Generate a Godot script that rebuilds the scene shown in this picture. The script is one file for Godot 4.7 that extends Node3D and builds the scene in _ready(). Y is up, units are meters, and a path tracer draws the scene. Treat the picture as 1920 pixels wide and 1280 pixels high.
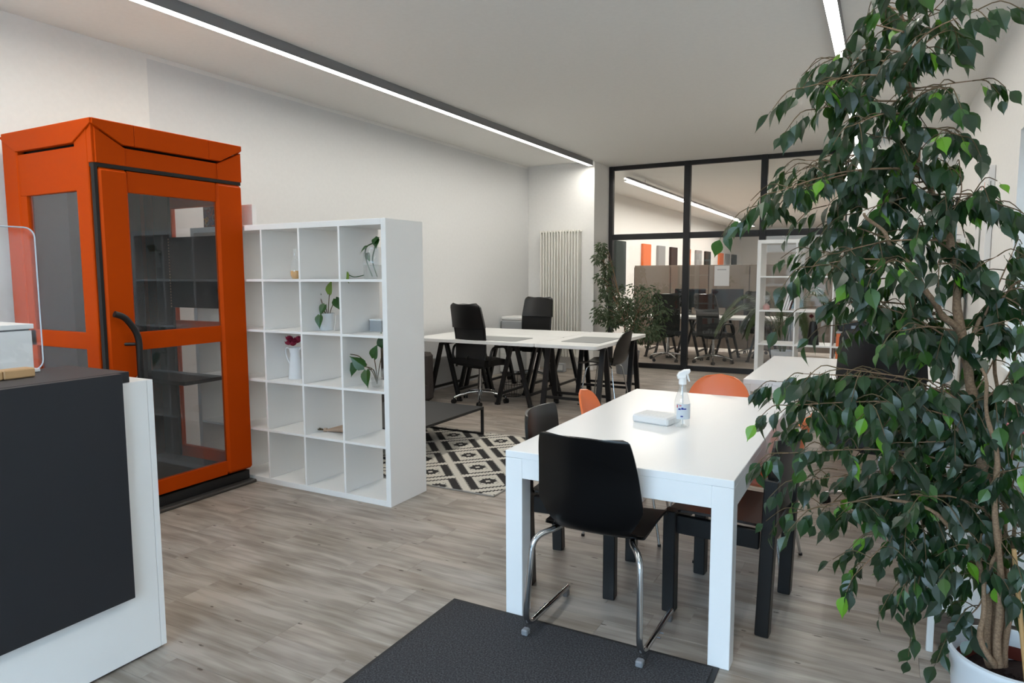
extends Node3D
# An open office seen from its front: a reception counter and an orange phone booth, cube shelves, tables and chairs,
# a glass partition with a second room behind it, and a tall weeping fig by the wall. Camera, sky, lamps first; then structure, objects, details.

var M := {}
var rng := RandomNumberGenerator.new()
var used := {}

# ---------------------------------------------------------------- mesh builder
class MB:
	var v := PackedVector3Array()
	var n := PackedVector3Array()
	var u := PackedVector2Array()
	var xf := Transform3D.IDENTITY

	func tri(a: Vector3, b: Vector3, c: Vector3, na: Vector3, nb: Vector3, nc: Vector3, ua := Vector2.ZERO, ub := Vector2.ZERO, uc := Vector2.ZERO) -> void:
		if (b - a).cross(c - a).dot(na + nb + nc) > 0.0:
			var t := b; b = c; c = t
			var tn := nb; nb = nc; nc = tn
			var tu := ub; ub = uc; uc = tu
		v.append(xf * a); v.append(xf * b); v.append(xf * c)
		n.append((xf.basis * na).normalized()); n.append((xf.basis * nb).normalized()); n.append((xf.basis * nc).normalized())
		u.append(ua); u.append(ub); u.append(uc)

	func quad(a: Vector3, b: Vector3, c: Vector3, d: Vector3, nn: Vector3, ua := Vector2(0, 0), ub := Vector2(1, 0), uc := Vector2(1, 1), ud := Vector2(0, 1)) -> void:
		tri(a, b, c, nn, nn, nn, ua, ub, uc)
		tri(a, c, d, nn, nn, nn, ua, uc, ud)

	# a box with chamfered edges
	func box(c: Vector3, s: Vector3, bev := 0.0, bas := Basis.IDENTITY) -> void:
		var h := s * 0.5
		bev = minf(bev, minf(h.x, minf(h.y, h.z)) * 0.9)
		for a in 3:
			var b := (a + 1) % 3
			var d := (a + 2) % 3
			for sg in [-1.0, 1.0]:
				var nn := Vector3.ZERO
				nn[a] = sg
				var ps: Array[Vector3] = []
				var us: Array[Vector2] = []
				for k in [[-1.0, -1.0], [1.0, -1.0], [1.0, 1.0], [-1.0, 1.0]]:
					var p := Vector3.ZERO
					p[a] = sg * h[a]
					p[b] = k[0] * (h[b] - bev)
					p[d] = k[1] * (h[d] - bev)
					ps.append(c + bas * p)
					us.append(Vector2(p.x, p.z) if a == 1 else (Vector2(p.z, p.y) if a == 0 else Vector2(p.x, p.y)))
				quad(ps[0], ps[1], ps[2], ps[3], bas * nn, us[0], us[1], us[2], us[3])
		if bev <= 0.0:
			return
		for a in 3:
			var b := (a + 1) % 3
			var d := (a + 2) % 3
			for sa in [-1.0, 1.0]:
				for sb in [-1.0, 1.0]:
					var nn := Vector3.ZERO
					nn[a] = sa; nn[b] = sb
					var ps: Array[Vector3] = []
					for k in [[0, -1.0], [0, 1.0], [1, 1.0], [1, -1.0]]:
						var p := Vector3.ZERO
						p[a] = sa * (h[a] - (bev if k[0] == 1 else 0.0))
						p[b] = sb * (h[b] - (bev if k[0] == 0 else 0.0))
						p[d] = k[1] * (h[d] - bev)
						ps.append(c + bas * p)
					quad(ps[0], ps[1], ps[2], ps[3], bas * nn.normalized())
		for sx in [-1.0, 1.0]:
			for sy in [-1.0, 1.0]:
				for sz in [-1.0, 1.0]:
					var g := Vector3(sx, sy, sz)
					var nn := bas * g.normalized()
					tri(c + bas * (g * Vector3(h.x, h.y - bev, h.z - bev)), c + bas * (g * Vector3(h.x - bev, h.y, h.z - bev)), c + bas * (g * Vector3(h.x - bev, h.y - bev, h.z)), nn, nn, nn)

	func span(lo: Vector3, hi: Vector3, bev := 0.0) -> void:
		box((lo + hi) * 0.5, (hi - lo).abs(), bev)

	# a bar between two points: w across (near the given side vector), t the other way
	func bar(p: Vector3, q: Vector3, w: float, t: float, bev := 0.0, side := Vector3.UP) -> void:
		var y := (q - p).normalized()
		var x := side.cross(y)
		if x.length() < 0.01:
			x = Vector3.RIGHT.cross(y)
		x = x.normalized()
		box((p + q) * 0.5, Vector3(w, (q - p).length(), t), bev, Basis(x, y, x.cross(y).normalized()))

	func tube(pts: Array, r, sides := 10, caps := true) -> void:
		var m := pts.size()
		var d0: Vector3 = (pts[1] - pts[0]).normalized()
		var x := d0.cross(Vector3.UP if absf(d0.y) < 0.9 else Vector3.RIGHT).normalized()
		var rings: Array = []
		var norms: Array = []
		var dirs: Array = []
		for i in m:
			var d: Vector3 = (pts[mini(i + 1, m - 1)] - pts[maxi(i - 1, 0)]).normalized()
			x = (x - d * x.dot(d)).normalized()
			var y := d.cross(x)
			var rad: float = r[i] if r is Array else r
			var ring := PackedVector3Array()
			var nr := PackedVector3Array()
			for k in sides:
				var a := TAU * k / sides
				var o := x * cos(a) + y * sin(a)
				nr.append(o)
				ring.append(pts[i] + o * rad)
			rings.append(ring); norms.append(nr); dirs.append(d)
		for i in m - 1:
			for k in sides:
				var k2 := (k + 1) % sides
				tri(rings[i][k], rings[i + 1][k], rings[i + 1][k2], norms[i][k], norms[i + 1][k], norms[i + 1][k2])
				tri(rings[i][k], rings[i + 1][k2], rings[i][k2], norms[i][k], norms[i + 1][k2], norms[i][k2])
		if caps:
			for e in [0, m - 1]:
				var nn: Vector3 = dirs[e] * (-1.0 if e == 0 else 1.0)
				for k in range(1, sides - 1):
					tri(rings[e][0], rings[e][k], rings[e][k + 1], nn, nn, nn)

	# a profile of (radius, height) turned round the y axis
	func lathe(prof: Array, seg := 24, at := Vector3.ZERO, crease := 0.75) -> void:
		var m := prof.size()
		var en: Array[Vector2] = []
		for i in m - 1:
			var d: Vector2 = prof[i + 1] - prof[i]
			en.append(Vector2(d.y, -d.x).normalized())
		for i in m - 1:
			var n0 := en[i]
			var n1 := en[i]
			if i > 0 and en[i].dot(en[i - 1]) > crease:
				n0 = (en[i] + en[i - 1]).normalized()
			if i < m - 2 and en[i].dot(en[i + 1]) > crease:
				n1 = (en[i] + en[i + 1]).normalized()
			for k in seg:
				var a := TAU * k / seg
				var b := TAU * (k + 1) / seg
				var ca := Vector3(cos(a), 0, sin(a))
				var cb := Vector3(cos(b), 0, sin(b))
				var up := Vector3.UP
				var p00: Vector3 = at + ca * prof[i].x + up * prof[i].y
				var p01: Vector3 = at + cb * prof[i].x + up * prof[i].y
				var p10: Vector3 = at + ca * prof[i + 1].x + up * prof[i + 1].y
				var p11: Vector3 = at + cb * prof[i + 1].x + up * prof[i + 1].y
				if prof[i].x > 0.0001:
					tri(p00, p01, p11, ca * n0.x + up * n0.y, cb * n0.x + up * n0.y, cb * n1.x + up * n1.y)
				if prof[i + 1].x > 0.0001:
					tri(p00, p11, p10, ca * n0.x + up * n0.y, cb * n1.x + up * n1.y, ca * n1.x + up * n1.y)

	# a flat outline (local x, y) pushed out along z, from 0 to depth, with chamfered rims
	func prism(poly: PackedVector2Array, t: Transform3D, depth: float, bev := 0.0, smooth := true) -> void:
		var m := poly.size()
		if Geometry2D.is_polygon_clockwise(poly):
			poly = poly.duplicate()
			poly.reverse()
		var en: Array[Vector2] = []
		for i in m:
			var d := (poly[(i + 1) % m] - poly[i]).normalized()
			en.append(Vector2(d.y, -d.x))
		var vn: Array[Vector2] = []
		var inner := PackedVector2Array()
		for i in m:
			var g := (en[i] + en[(i + m - 1) % m]).normalized()
			vn.append(g)
			inner.append(poly[i] - g * bev / maxf(0.5, g.dot(en[i])))
		var idx := Geometry2D.triangulate_polygon(inner)
		for z in [0.0, depth]:
			var nn := t.basis * Vector3(0, 0, -1.0 if z == 0.0 else 1.0)
			for k in range(0, idx.size(), 3):
				var p: Array[Vector3] = []
				for j in 3:
					p.append(t * Vector3(inner[idx[k + j]].x, inner[idx[k + j]].y, z))
				tri(p[0], p[1], p[2], nn, nn, nn, inner[idx[k]], inner[idx[k + 1]], inner[idx[k + 2]])
		for i in m:
			var j := (i + 1) % m
			var e := t.basis * Vector3(en[i].x, en[i].y, 0)
			var na := e
			var nb := e
			if smooth and en[i].dot(en[(i + m - 1) % m]) > 0.7:
				na = t.basis * Vector3(vn[i].x, vn[i].y, 0)
			if smooth and en[i].dot(en[j]) > 0.7:
				nb = t.basis * Vector3(vn[j].x, vn[j].y, 0)
			var a0 := t * Vector3(poly[i].x, poly[i].y, bev)
			var b0 := t * Vector3(poly[j].x, poly[j].y, bev)
			var a1 := t * Vector3(poly[i].x, poly[i].y, depth - bev)
			var b1 := t * Vector3(poly[j].x, poly[j].y, depth - bev)
			tri(a0, b0, b1, na, nb, nb)
			tri(a0, b1, a1, na, nb, na)
			if bev > 0.0:
				for s in [0, 1]:
					var zz := 0.0 if s == 0 else depth
					var pa := a0 if s == 0 else a1
					var pb := b0 if s == 0 else b1
					var k := (e + t.basis * Vector3(0, 0, -1.0 if s == 0 else 1.0)).normalized()
					quad(pa, pb, t * Vector3(inner[j].x, inner[j].y, zz), t * Vector3(inner[i].x, inner[i].y, zz), k)

	# a bent sheet of even thickness; f(u, v) with u and v from 0 to 1
	func sheet(f: Callable, nu: int, nv: int, thick := 0.0) -> void:
		var p: Array = []
		for j in nv + 1:
			var row := PackedVector3Array()
			for i in nu + 1:
				row.append(f.call(float(i) / nu, float(j) / nv))
			p.append(row)
		var nr: Array = []
		for j in nv + 1:
			var row := PackedVector3Array()
			for i in nu + 1:
				var du: Vector3 = p[j][mini(i + 1, nu)] - p[j][maxi(i - 1, 0)]
				var dv: Vector3 = p[mini(j + 1, nv)][i] - p[maxi(j - 1, 0)][i]
				var c := du.cross(dv)
				if c.length() < 1e-9:
					var jj := j - 1 if j > nv / 2 else j + 1
					du = p[jj][mini(i + 1, nu)] - p[jj][maxi(i - 1, 0)]
					c = du.cross(dv)
				row.append(c.normalized())
			nr.append(row)
		for s in ([1.0, -1.0] if thick > 0.0 else [1.0]):
			for j in nv:
				for i in nu:
					var q: Array[Vector3] = []
					var m: Array[Vector3] = []
					var w: Array[Vector2] = []
					for k in [[0, 0], [1, 0], [1, 1], [0, 1]]:
						var nn: Vector3 = nr[j + k[1]][i + k[0]]
						q.append(p[j + k[1]][i + k[0]] + nn * s * thick * 0.5)
						m.append(nn * s)
						w.append(Vector2(float(i + k[0]) / nu, float(j + k[1]) / nv))
					tri(q[0], q[1], q[2], m[0], m[1], m[2], w[0], w[1], w[2])
					tri(q[0], q[2], q[3], m[0], m[2], m[3], w[0], w[2], w[3])
		if thick <= 0.0:
			return
		var ring: Array = []
		for i in nu: ring.append([i, 0])
		for j in nv: ring.append([nu, j])
		for i in nu: ring.append([nu - i, nv])
		for j in nv: ring.append([0, nv - j])
		var mid: Vector3 = p[nv / 2][nu / 2]
		for k in ring.size():
			var a = ring[k]
			var b = ring[(k + 1) % ring.size()]
			var pa: Vector3 = p[a[1]][a[0]]
			var pb: Vector3 = p[b[1]][b[0]]
			var na: Vector3 = nr[a[1]][a[0]]
			var nb: Vector3 = nr[b[1]][b[0]]
			if (pb - pa).length() < 1e-6:
				continue
			var o := (pb - pa).cross(na).normalized()
			if o.dot(pa - mid) < 0.0:
				o = -o
			quad(pa + na * thick * 0.5, pb + nb * thick * 0.5, pb - nb * thick * 0.5, pa - na * thick * 0.5, o)

	func mesh() -> ArrayMesh:
		var arr := []
		arr.resize(Mesh.ARRAY_MAX)
		arr[Mesh.ARRAY_VERTEX] = v
		arr[Mesh.ARRAY_NORMAL] = n
		arr[Mesh.ARRAY_TEX_UV] = u
		var am := ArrayMesh.new()
		am.add_surface_from_arrays(Mesh.PRIMITIVE_TRIANGLES, arr)
		return am

# ---------------------------------------------------------------- objects
func numbered(parent: Node, called: String) -> String:
	var key := str(parent.get_instance_id()) + called
	var k: int = used.get(key, -1) + 1
	used[key] = k
	return called if k == 0 else "%s_%03d" % [called, k]

func put(called: String, mesh: Mesh, m: Material, parent: Node = self, at := Vector3.ZERO) -> MeshInstance3D:
	var o := MeshInstance3D.new()
	o.name = numbered(parent, called)
	o.mesh = mesh
	o.material_override = m
	o.position = at
	o.cast_shadow = GeometryInstance3D.SHADOW_CASTING_SETTING_ON
	parent.add_child(o, true)
	return o

func obj(called: String, b: MB, m: Material, parent: Node = self, at := Vector3.ZERO) -> MeshInstance3D:
	return put(called, b.mesh(), m, parent, at)

func tag(o: Node, label: String, category: String, group := "", kind := "") -> Node:
	o.set_meta("label", label)
	o.set_meta("category", category)
	if group: o.set_meta("group", group)
	if kind: o.set_meta("kind", kind)
	return o

func thing(called: String, label: String, category: String, at := Vector3.ZERO, turn := 0.0, group := "") -> Node3D:
	var o := Node3D.new()
	o.name = numbered(self, called)
	add_child(o, true)
	o.position = at
	o.rotation_degrees.y = turn
	tag(o, label, category, group)
	return o

func copy(o: Node3D, called: String, label: String, at: Vector3, turn: float, group: String) -> Node3D:
	var r: Node3D = o.duplicate()
	r.name = numbered(self, called)
	add_child(r, true)
	r.position = at
	r.rotation_degrees.y = turn
	r.set_meta("label", label)
	r.set_meta("group", group)
	return r

func struct(called: String, label := "", category := "") -> Node3D:
	var o := Node3D.new()
	o.name = numbered(self, called)
	add_child(o, true)
	o.set_meta("kind", "structure")
	if label: o.set_meta("label", label)
	if category: o.set_meta("category", category)
	return o

func box1(called: String, lo: Vector3, hi: Vector3, m: Material, parent: Node = self, bev := 0.002) -> MeshInstance3D:
	var b := MB.new()
	b.box(Vector3.ZERO, (hi - lo).abs(), bev)
	return obj(called, b, m, parent, (lo + hi) * 0.5)

func V(x: float, y: float, z: float) -> Vector3:
	return Vector3(x, y, z)

func arc(pts: Array, per := 6) -> Array:
	# a smooth path through points
	var c := Curve3D.new()
	for i in pts.size():
		var t: Vector3 = (pts[mini(i + 1, pts.size() - 1)] - pts[maxi(i - 1, 0)]) / 6.0
		c.add_point(pts[i], -t, t)
	var out: Array = []
	for i in pts.size() - 1:
		for k in per:
			out.append(c.sample(i, float(k) / per))
	out.append(pts[-1])
	return out

func bend(pts: Array, rad: float, per := 5) -> Array:
	# straight runs with rounded corners
	var out: Array = [pts[0]]
	for i in range(1, pts.size() - 1):
		var a: Vector3 = (pts[i - 1] - pts[i])
		var b: Vector3 = (pts[i + 1] - pts[i])
		var r := minf(rad, minf(a.length(), b.length()) * 0.49)
		var p: Vector3 = pts[i] + a.normalized() * r
		var q: Vector3 = pts[i] + b.normalized() * r
		for k in per + 1:
			var t := float(k) / per
			out.append(p.lerp(pts[i], t).lerp((pts[i] as Vector3).lerp(q, t), t))
	out.append(pts[-1])
	return out

func round_rect(w: float, h: float, r: float, seg := 4) -> PackedVector2Array:
	var out := PackedVector2Array()
	for k in 4:
		var c := Vector2((w / 2 - r) * (1 if k in [0, 3] else -1), (h / 2 - r) * (1 if k < 2 else -1))
		for j in seg + 1:
			var a := PI / 2 * (k + float(j) / seg)
			out.append(c + Vector2(cos(a), sin(a)) * r)
	return out

# ---------------------------------------------------------------- materials
func mat(key: String, c: Color, rough := 0.5, metal := 0.0) -> StandardMaterial3D:
	var m := StandardMaterial3D.new()
	m.resource_name = key
	m.albedo_color = c
	m.roughness = rough
	m.metallic = metal
	M[key] = m
	return m

func glass(key: String, c: Color, alpha: float) -> StandardMaterial3D:
	var m := mat(key, Color(c.r, c.g, c.b, alpha), 0.02)
	m.transparency = BaseMaterial3D.TRANSPARENCY_ALPHA
	return m

func relief(m: StandardMaterial3D, tex: Texture2D, per_metre: float, cm: float) -> void:
	m.uv1_triplanar = true
	m.uv1_world_triplanar = true
	m.uv1_scale = Vector3.ONE * per_metre
	m.heightmap_enabled = true
	m.heightmap_texture = tex
	m.heightmap_scale = cm

func noise_tex(sz: int, freq: float, lo: Color, hi: Color, seed_ := 1, oct := 4) -> ImageTexture:
	var f := FastNoiseLite.new()
	f.seed = seed_
	f.frequency = freq
	f.fractal_octaves = oct
	var im := f.get_seamless_image(sz, sz)
	im.convert(Image.FORMAT_RGB8)
	var d := im.get_data()
	for i in range(0, d.size(), 3):
		var t := d[i] / 255.0
		var c := lo.lerp(hi, t)
		d[i] = int(c.r * 255); d[i + 1] = int(c.g * 255); d[i + 2] = int(c.b * 255)
	var o := Image.create_from_data(sz, sz, false, Image.FORMAT_RGB8, d)
	return ImageTexture.create_from_image(o)

func plank_image() -> Image:
	# bleached oak print: soft long streaks, pale clouds, a few small knots
	var w := 1024
	var h := 1024
	var a := FastNoiseLite.new(); a.seed = 11; a.frequency = 0.012; a.fractal_octaves = 4
	var b := FastNoiseLite.new(); b.seed = 23; b.frequency = 0.006; b.fractal_octaves = 3
	var e := FastNoiseLite.new(); e.seed = 31; e.frequency = 0.05; e.fractal_octaves = 2
	var d := PackedByteArray()
	d.resize(w * h * 3)
	var c0 := Color(0.475, 0.435, 0.395)
	var c1 := Color(0.70, 0.665, 0.63)
	var at := 0
	for y in h:
		for x in w:
			var wob := b.get_noise_2d(x * 0.9 + 400.0, y * 0.6) * 14.0
			var g := a.get_noise_2d(x * 0.35, (y + wob) * 1.9) * 0.55 + b.get_noise_2d(x * 0.9, y * 1.3) * 0.55 + e.get_noise_2d(x * 0.12, y * 1.6) * 0.16
			var t := clampf(0.66 + g * 0.9, 0.0, 1.0)
			var c := c0.lerp(c1, t)
			d[at] = int(c.r * 255); d[at + 1] = int(c.g * 255); d[at + 2] = int(c.b * 255)
			at += 3
	var im := Image.create_from_data(w, h, false, Image.FORMAT_RGB8, d)
	var r := RandomNumberGenerator.new()
	r.seed = 77
	for k in 46:
		var p := Vector2i(r.randi_range(12, w - 13), r.randi_range(8, h - 9))
		var rx := r.randf_range(2.0, 6.0)
		var ry := r.randf_range(2.0, 5.0)
		for yy in range(-7, 8):
			for xx in range(-11, 12):
				var q := pow(xx / (rx * 1.6), 2.0) + pow(yy / ry, 2.0)
				if q < 1.0 and e.get_noise_2d(p.x + xx * 9.0, p.y + yy * 9.0) > -0.25:
					im.set_pixelv(p + Vector2i(xx, yy), im.get_pixelv(p + Vector2i(xx, yy)).lerp(Color(0.24, 0.20, 0.17), 0.92 * (1.0 - q * q)))
	return im

func rug_image() -> Image:
	var w := 720
	var h := 576
	var im := Image.create(w, h, false, Image.FORMAT_RGB8)
	var f := FastNoiseLite.new(); f.seed = 3; f.frequency = 0.25
	var ink := Color(0.13, 0.115, 0.11)
	var wool := Color(0.80, 0.775, 0.73)
	for y in h:
		for x in w:
			# metres on the floor
			var X := -4.20 + 1.98 * x / w
			var Z := -5.40 + 1.56 * y / h
			var p := (X + 2.918) / 0.25 + (Z + 4.642) / 0.27
			var q := (X + 2.918) / 0.25 - (Z + 4.642) / 0.27
			var i := roundf(p / 2.0)
			var j := roundf(q / 2.0)
			p -= i * 2.0
			q -= j * 2.0
			var zp := absf(fposmod(p * 7.0, 1.0) - 0.5) * 0.17
			var zq := absf(fposmod(q * 7.0, 1.0) - 0.5) * 0.17
			var ap := absf(p)
			var aq := absf(q)
			var dark := false
			if ap < 0.80 + zq and aq < 0.80 + zp:
				if aq > 0.54 - zp * 0.5: dark = true
				if ap > 0.69 + zq * 0.9: dark = true
			if ap < 0.30 + zq and aq < 0.30 + zp: dark = true
			if ap + aq > 0.42 and ap < 0.34 and aq < 0.34 and ap > 0.16 and aq > 0.16: dark = false
			if ap < 0.09 and aq < 0.09: dark = false
			var t := f.get_noise_2d(x, y) * 0.06
			im.set_pixel(x, y, (ink if dark else wool) + Color(t, t, t))
	return im

func art_image(w: int, h: int, back: Color, inks: Array, seed_: int, strokes: int) -> Image:
	var r := RandomNumberGenerator.new()
	r.seed = seed_
	var im := Image.create(w, h, false, Image.FORMAT_RGB8)
	im.fill(back)
	for s in strokes:
		var c: Color = inks[r.randi() % inks.size()]
		var p := Vector2(r.randf() * w, r.randf() * h)
		var a := r.randf() * TAU
		var wid := r.randf_range(1.5, 5.0)
		for k in 26:
			a += r.randf_range(-0.1, 0.45)
			p += Vector2(cos(a), sin(a)) * 1.6
			im.fill_rect(Rect2i(int(p.x), int(p.y), int(wid), int(wid)), c.lerp(back, r.randf() * 0.35))
	return im

func textured(key: String, im: Image, rough := 0.6) -> StandardMaterial3D:
	var m := mat(key, Color.WHITE, rough)
	m.albedo_texture = ImageTexture.create_from_image(im)
	return m

func make_materials() -> void:
	var fine := noise_tex(256, 0.09, Color(0.35, 0.35, 0.35), Color(0.65, 0.65, 0.65), 2)
	var plaster := noise_tex(256, 0.03, Color(0.985, 0.985, 0.985), Color(1, 1, 1), 8)
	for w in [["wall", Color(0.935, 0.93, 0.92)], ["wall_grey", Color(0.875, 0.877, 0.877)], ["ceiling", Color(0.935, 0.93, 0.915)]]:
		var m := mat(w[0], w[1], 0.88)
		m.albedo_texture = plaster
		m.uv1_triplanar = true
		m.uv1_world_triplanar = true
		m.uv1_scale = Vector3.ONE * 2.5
	mat("white_board", Color(0.93, 0.93, 0.925), 0.42)
	mat("white_gloss", Color(0.94, 0.94, 0.94), 0.25)
	mat("white_metal", Color(0.90, 0.90, 0.89), 0.35)
	mat("radiator", Color(0.93, 0.92, 0.89), 0.35)
	mat("orange_paint", Color(0.77, 0.275, 0.01), 0.5).metallic_specular = 0.18
	mat("orange_chair", Color(0.90, 0.46, 0.25), 0.32)
	mat("seal", Color(0.05, 0.05, 0.05), 0.6)
	mat("plinth", Color(0.07, 0.07, 0.075), 0.5)
	mat("threshold", Color(0.36, 0.35, 0.34), 0.4, 0.6)
	var felt := mat("felt", Color(0.125, 0.125, 0.13), 0.95)
	relief(felt, fine, 9.0, 0.05)
	glass("booth_glass", Color(0.3, 0.32, 0.34), 0.06)
	glass("partition_glass", Color(0.6, 0.65, 0.65), 0.015)
	glass("window_glass", Color(0.8, 0.85, 0.88), 0.04)
	glass("acrylic", Color(0.95, 0.96, 0.98), 0.035)
	mat("acrylic_edge", Color(0.80, 0.83, 0.86), 0.2)
	glass("clear_glass", Color(0.9, 0.93, 0.93), 0.14)
	glass("amber", Color(0.86, 0.62, 0.10), 0.70)
	glass("water", Color(0.55, 0.55, 0.50), 0.18)
	mat("frame_black", Color(0.085, 0.09, 0.105), 0.45)
	mat("anthracite", Color(0.125, 0.13, 0.15), 0.55)
	mat("black_lacquer", Color(0.018, 0.018, 0.022), 0.28)
	mat("black_wood", Color(0.05, 0.05, 0.06), 0.38)
	mat("seat_wood", Color(0.10, 0.055, 0.045), 0.25)
	mat("black_plastic", Color(0.03, 0.03, 0.033), 0.42)
	mat("black_leather", Color(0.035, 0.035, 0.04), 0.38)
	mat("mesh_fabric", Color(0.025, 0.025, 0.028), 0.8)
	mat("table_black", Color(0.06, 0.058, 0.062), 0.5)
	mat("chrome", Color(0.78, 0.79, 0.80), 0.12, 1.0)
	mat("brass", Color(0.75, 0.62, 0.38), 0.3, 1.0)
	mat("dull_steel", Color(0.55, 0.56, 0.58), 0.35, 1.0)
	mat("alu", Color(0.50, 0.50, 0.51), 0.5, 0.0)
	var led := mat("led", Color(1, 1, 1), 0.5)
	led.emission_enabled = true
	led.emission = Color(1.0, 0.985, 0.955)
	led.emission_energy_multiplier = 9.0
	M.led = led
	mat("oak", Color(0.78, 0.62, 0.44), 0.5)
	mat("grey_plastic", Color(0.66, 0.67, 0.68), 0.5)
	mat("desk_pad", Color(0.60, 0.61, 0.61), 0.45)
	var sofa := mat("sofa", Color(0.25, 0.225, 0.215), 0.9)
	relief(sofa, fine, 8.0, 0.08)
	var door_mat := mat("mat_pile", Color(1, 1, 1), 0.95)
	door_mat.albedo_texture = noise_tex(256, 0.2, Color(0.09, 0.09, 0.098), Color(0.37, 0.37, 0.385), 9)
	relief(door_mat, fine, 2.2, 0.25)
	mat("mat_rim", Color(0.15, 0.15, 0.155), 0.7)
	var im := plank_image()
	var ptex := ImageTexture.create_from_image(im)
	for k in 4:
		var t: float = [1.0, 0.98, 0.99, 0.965][k]
		var m := mat("plank_%d" % k, Color(t, t * [1.0, 0.995, 0.985, 0.99][k], t * [1.0, 0.985, 0.97, 0.985][k]), 0.42)
		m.albedo_texture = ptex
	var fb := mat("floor_far", Color(0.97, 0.96, 0.95), 0.42)
	fb.albedo_texture = ptex
	fb.uv1_triplanar = true
	fb.uv1_world_triplanar = true
	fb.uv1_scale = Vector3(0.45, 0.45, 0.45)
	var rug := textured("rug", rug_image(), 0.95)
	rug.rim_enabled = false
	mat("rug_edge", Color(0.62, 0.60, 0.57), 0.95)
	# leaves
	mat("leaf_dark", Color(0.085, 0.165, 0.105), 0.30)
	mat("leaf_mid", Color(0.12, 0.22, 0.12), 0.32)
	mat("leaf_green", Color(0.19, 0.33, 0.12), 0.36)
	mat("leaf_young", Color(0.36, 0.55, 0.12), 0.4)
	for k in ["leaf_dark", "leaf_mid", "leaf_green", "leaf_young"]:
		M[k].backlight_enabled = true
		M[k].backlight = Color(0.18, 0.30, 0.06)
	mat("leaf_tree", Color(0.20, 0.27, 0.14), 0.5)
	mat("palm", Color(0.20, 0.27, 0.11), 0.5)
	mat("pothos", Color(0.13, 0.29, 0.08), 0.35)
	mat("pothos_light", Color(0.42, 0.52, 0.17), 0.4)
	mat("petal", Color(0.62, 0.14, 0.27), 0.6)
	mat("rose", Color(0.33, 0.02, 0.05), 0.6)
	mat("pink", Color(0.86, 0.52, 0.55), 0.7)
	var bark := mat("bark", Color(1, 1, 1), 0.85)
	bark.albedo_texture = noise_tex(256, 0.05, Color(0.40, 0.31, 0.24), Color(0.64, 0.53, 0.42), 4)
	relief(bark, fine, 10.0, 0.15)
	mat("bamboo", Color(0.70, 0.55, 0.36), 0.6)
	mat("twig", Color(0.36, 0.30, 0.20), 0.8)
	mat("soil", Color(0.13, 0.06, 0.045), 0.98)
	mat("terracotta", Color(0.36, 0.12, 0.07), 0.9)
	mat("porcelain", Color(0.90, 0.91, 0.92), 0.22)
	mat("pot_white", Color(0.88, 0.90, 0.92), 0.35)
	mat("pot_grey", Color(0.50, 0.51, 0.53), 0.5)
	mat("paper", Color(0.90, 0.90, 0.90), 0.8)
	mat("paper_grey", Color(0.62, 0.62, 0.64), 0.8)
	mat("kraft", Color(0.68, 0.58, 0.50), 0.85)
	mat("screen_black", Color(0.03, 0.03, 0.035), 0.25)
	mat("divider", Color(0.48, 0.435, 0.395), 0.9)
	mat("panel_orange", Color(0.86, 0.42, 0.18), 0.95)
	mat("panel_grey", Color(0.55, 0.55, 0.55), 0.95)
	mat("panel_black", Color(0.13, 0.125, 0.12), 0.95)
	mat("panel_green", Color(0.07, 0.13, 0.12), 0.95)
	mat("book_cover", Color(0.72, 0.70, 0.70), 0.6)
	mat("book_rose", Color(0.55, 0.38, 0.37), 0.6)
	mat("sand", Color(0.80, 0.62, 0.60), 0.9)
	mat("blue_ink", Color(0.12, 0.18, 0.55), 0.5)
	mat("red_ink", Color(0.75, 0.15, 0.18), 0.5)
	mat("pavement", Color(0.50, 0.50, 0.49), 0.9)
	mat("facade", Color(0.60, 0.585, 0.56), 0.9)

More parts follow.
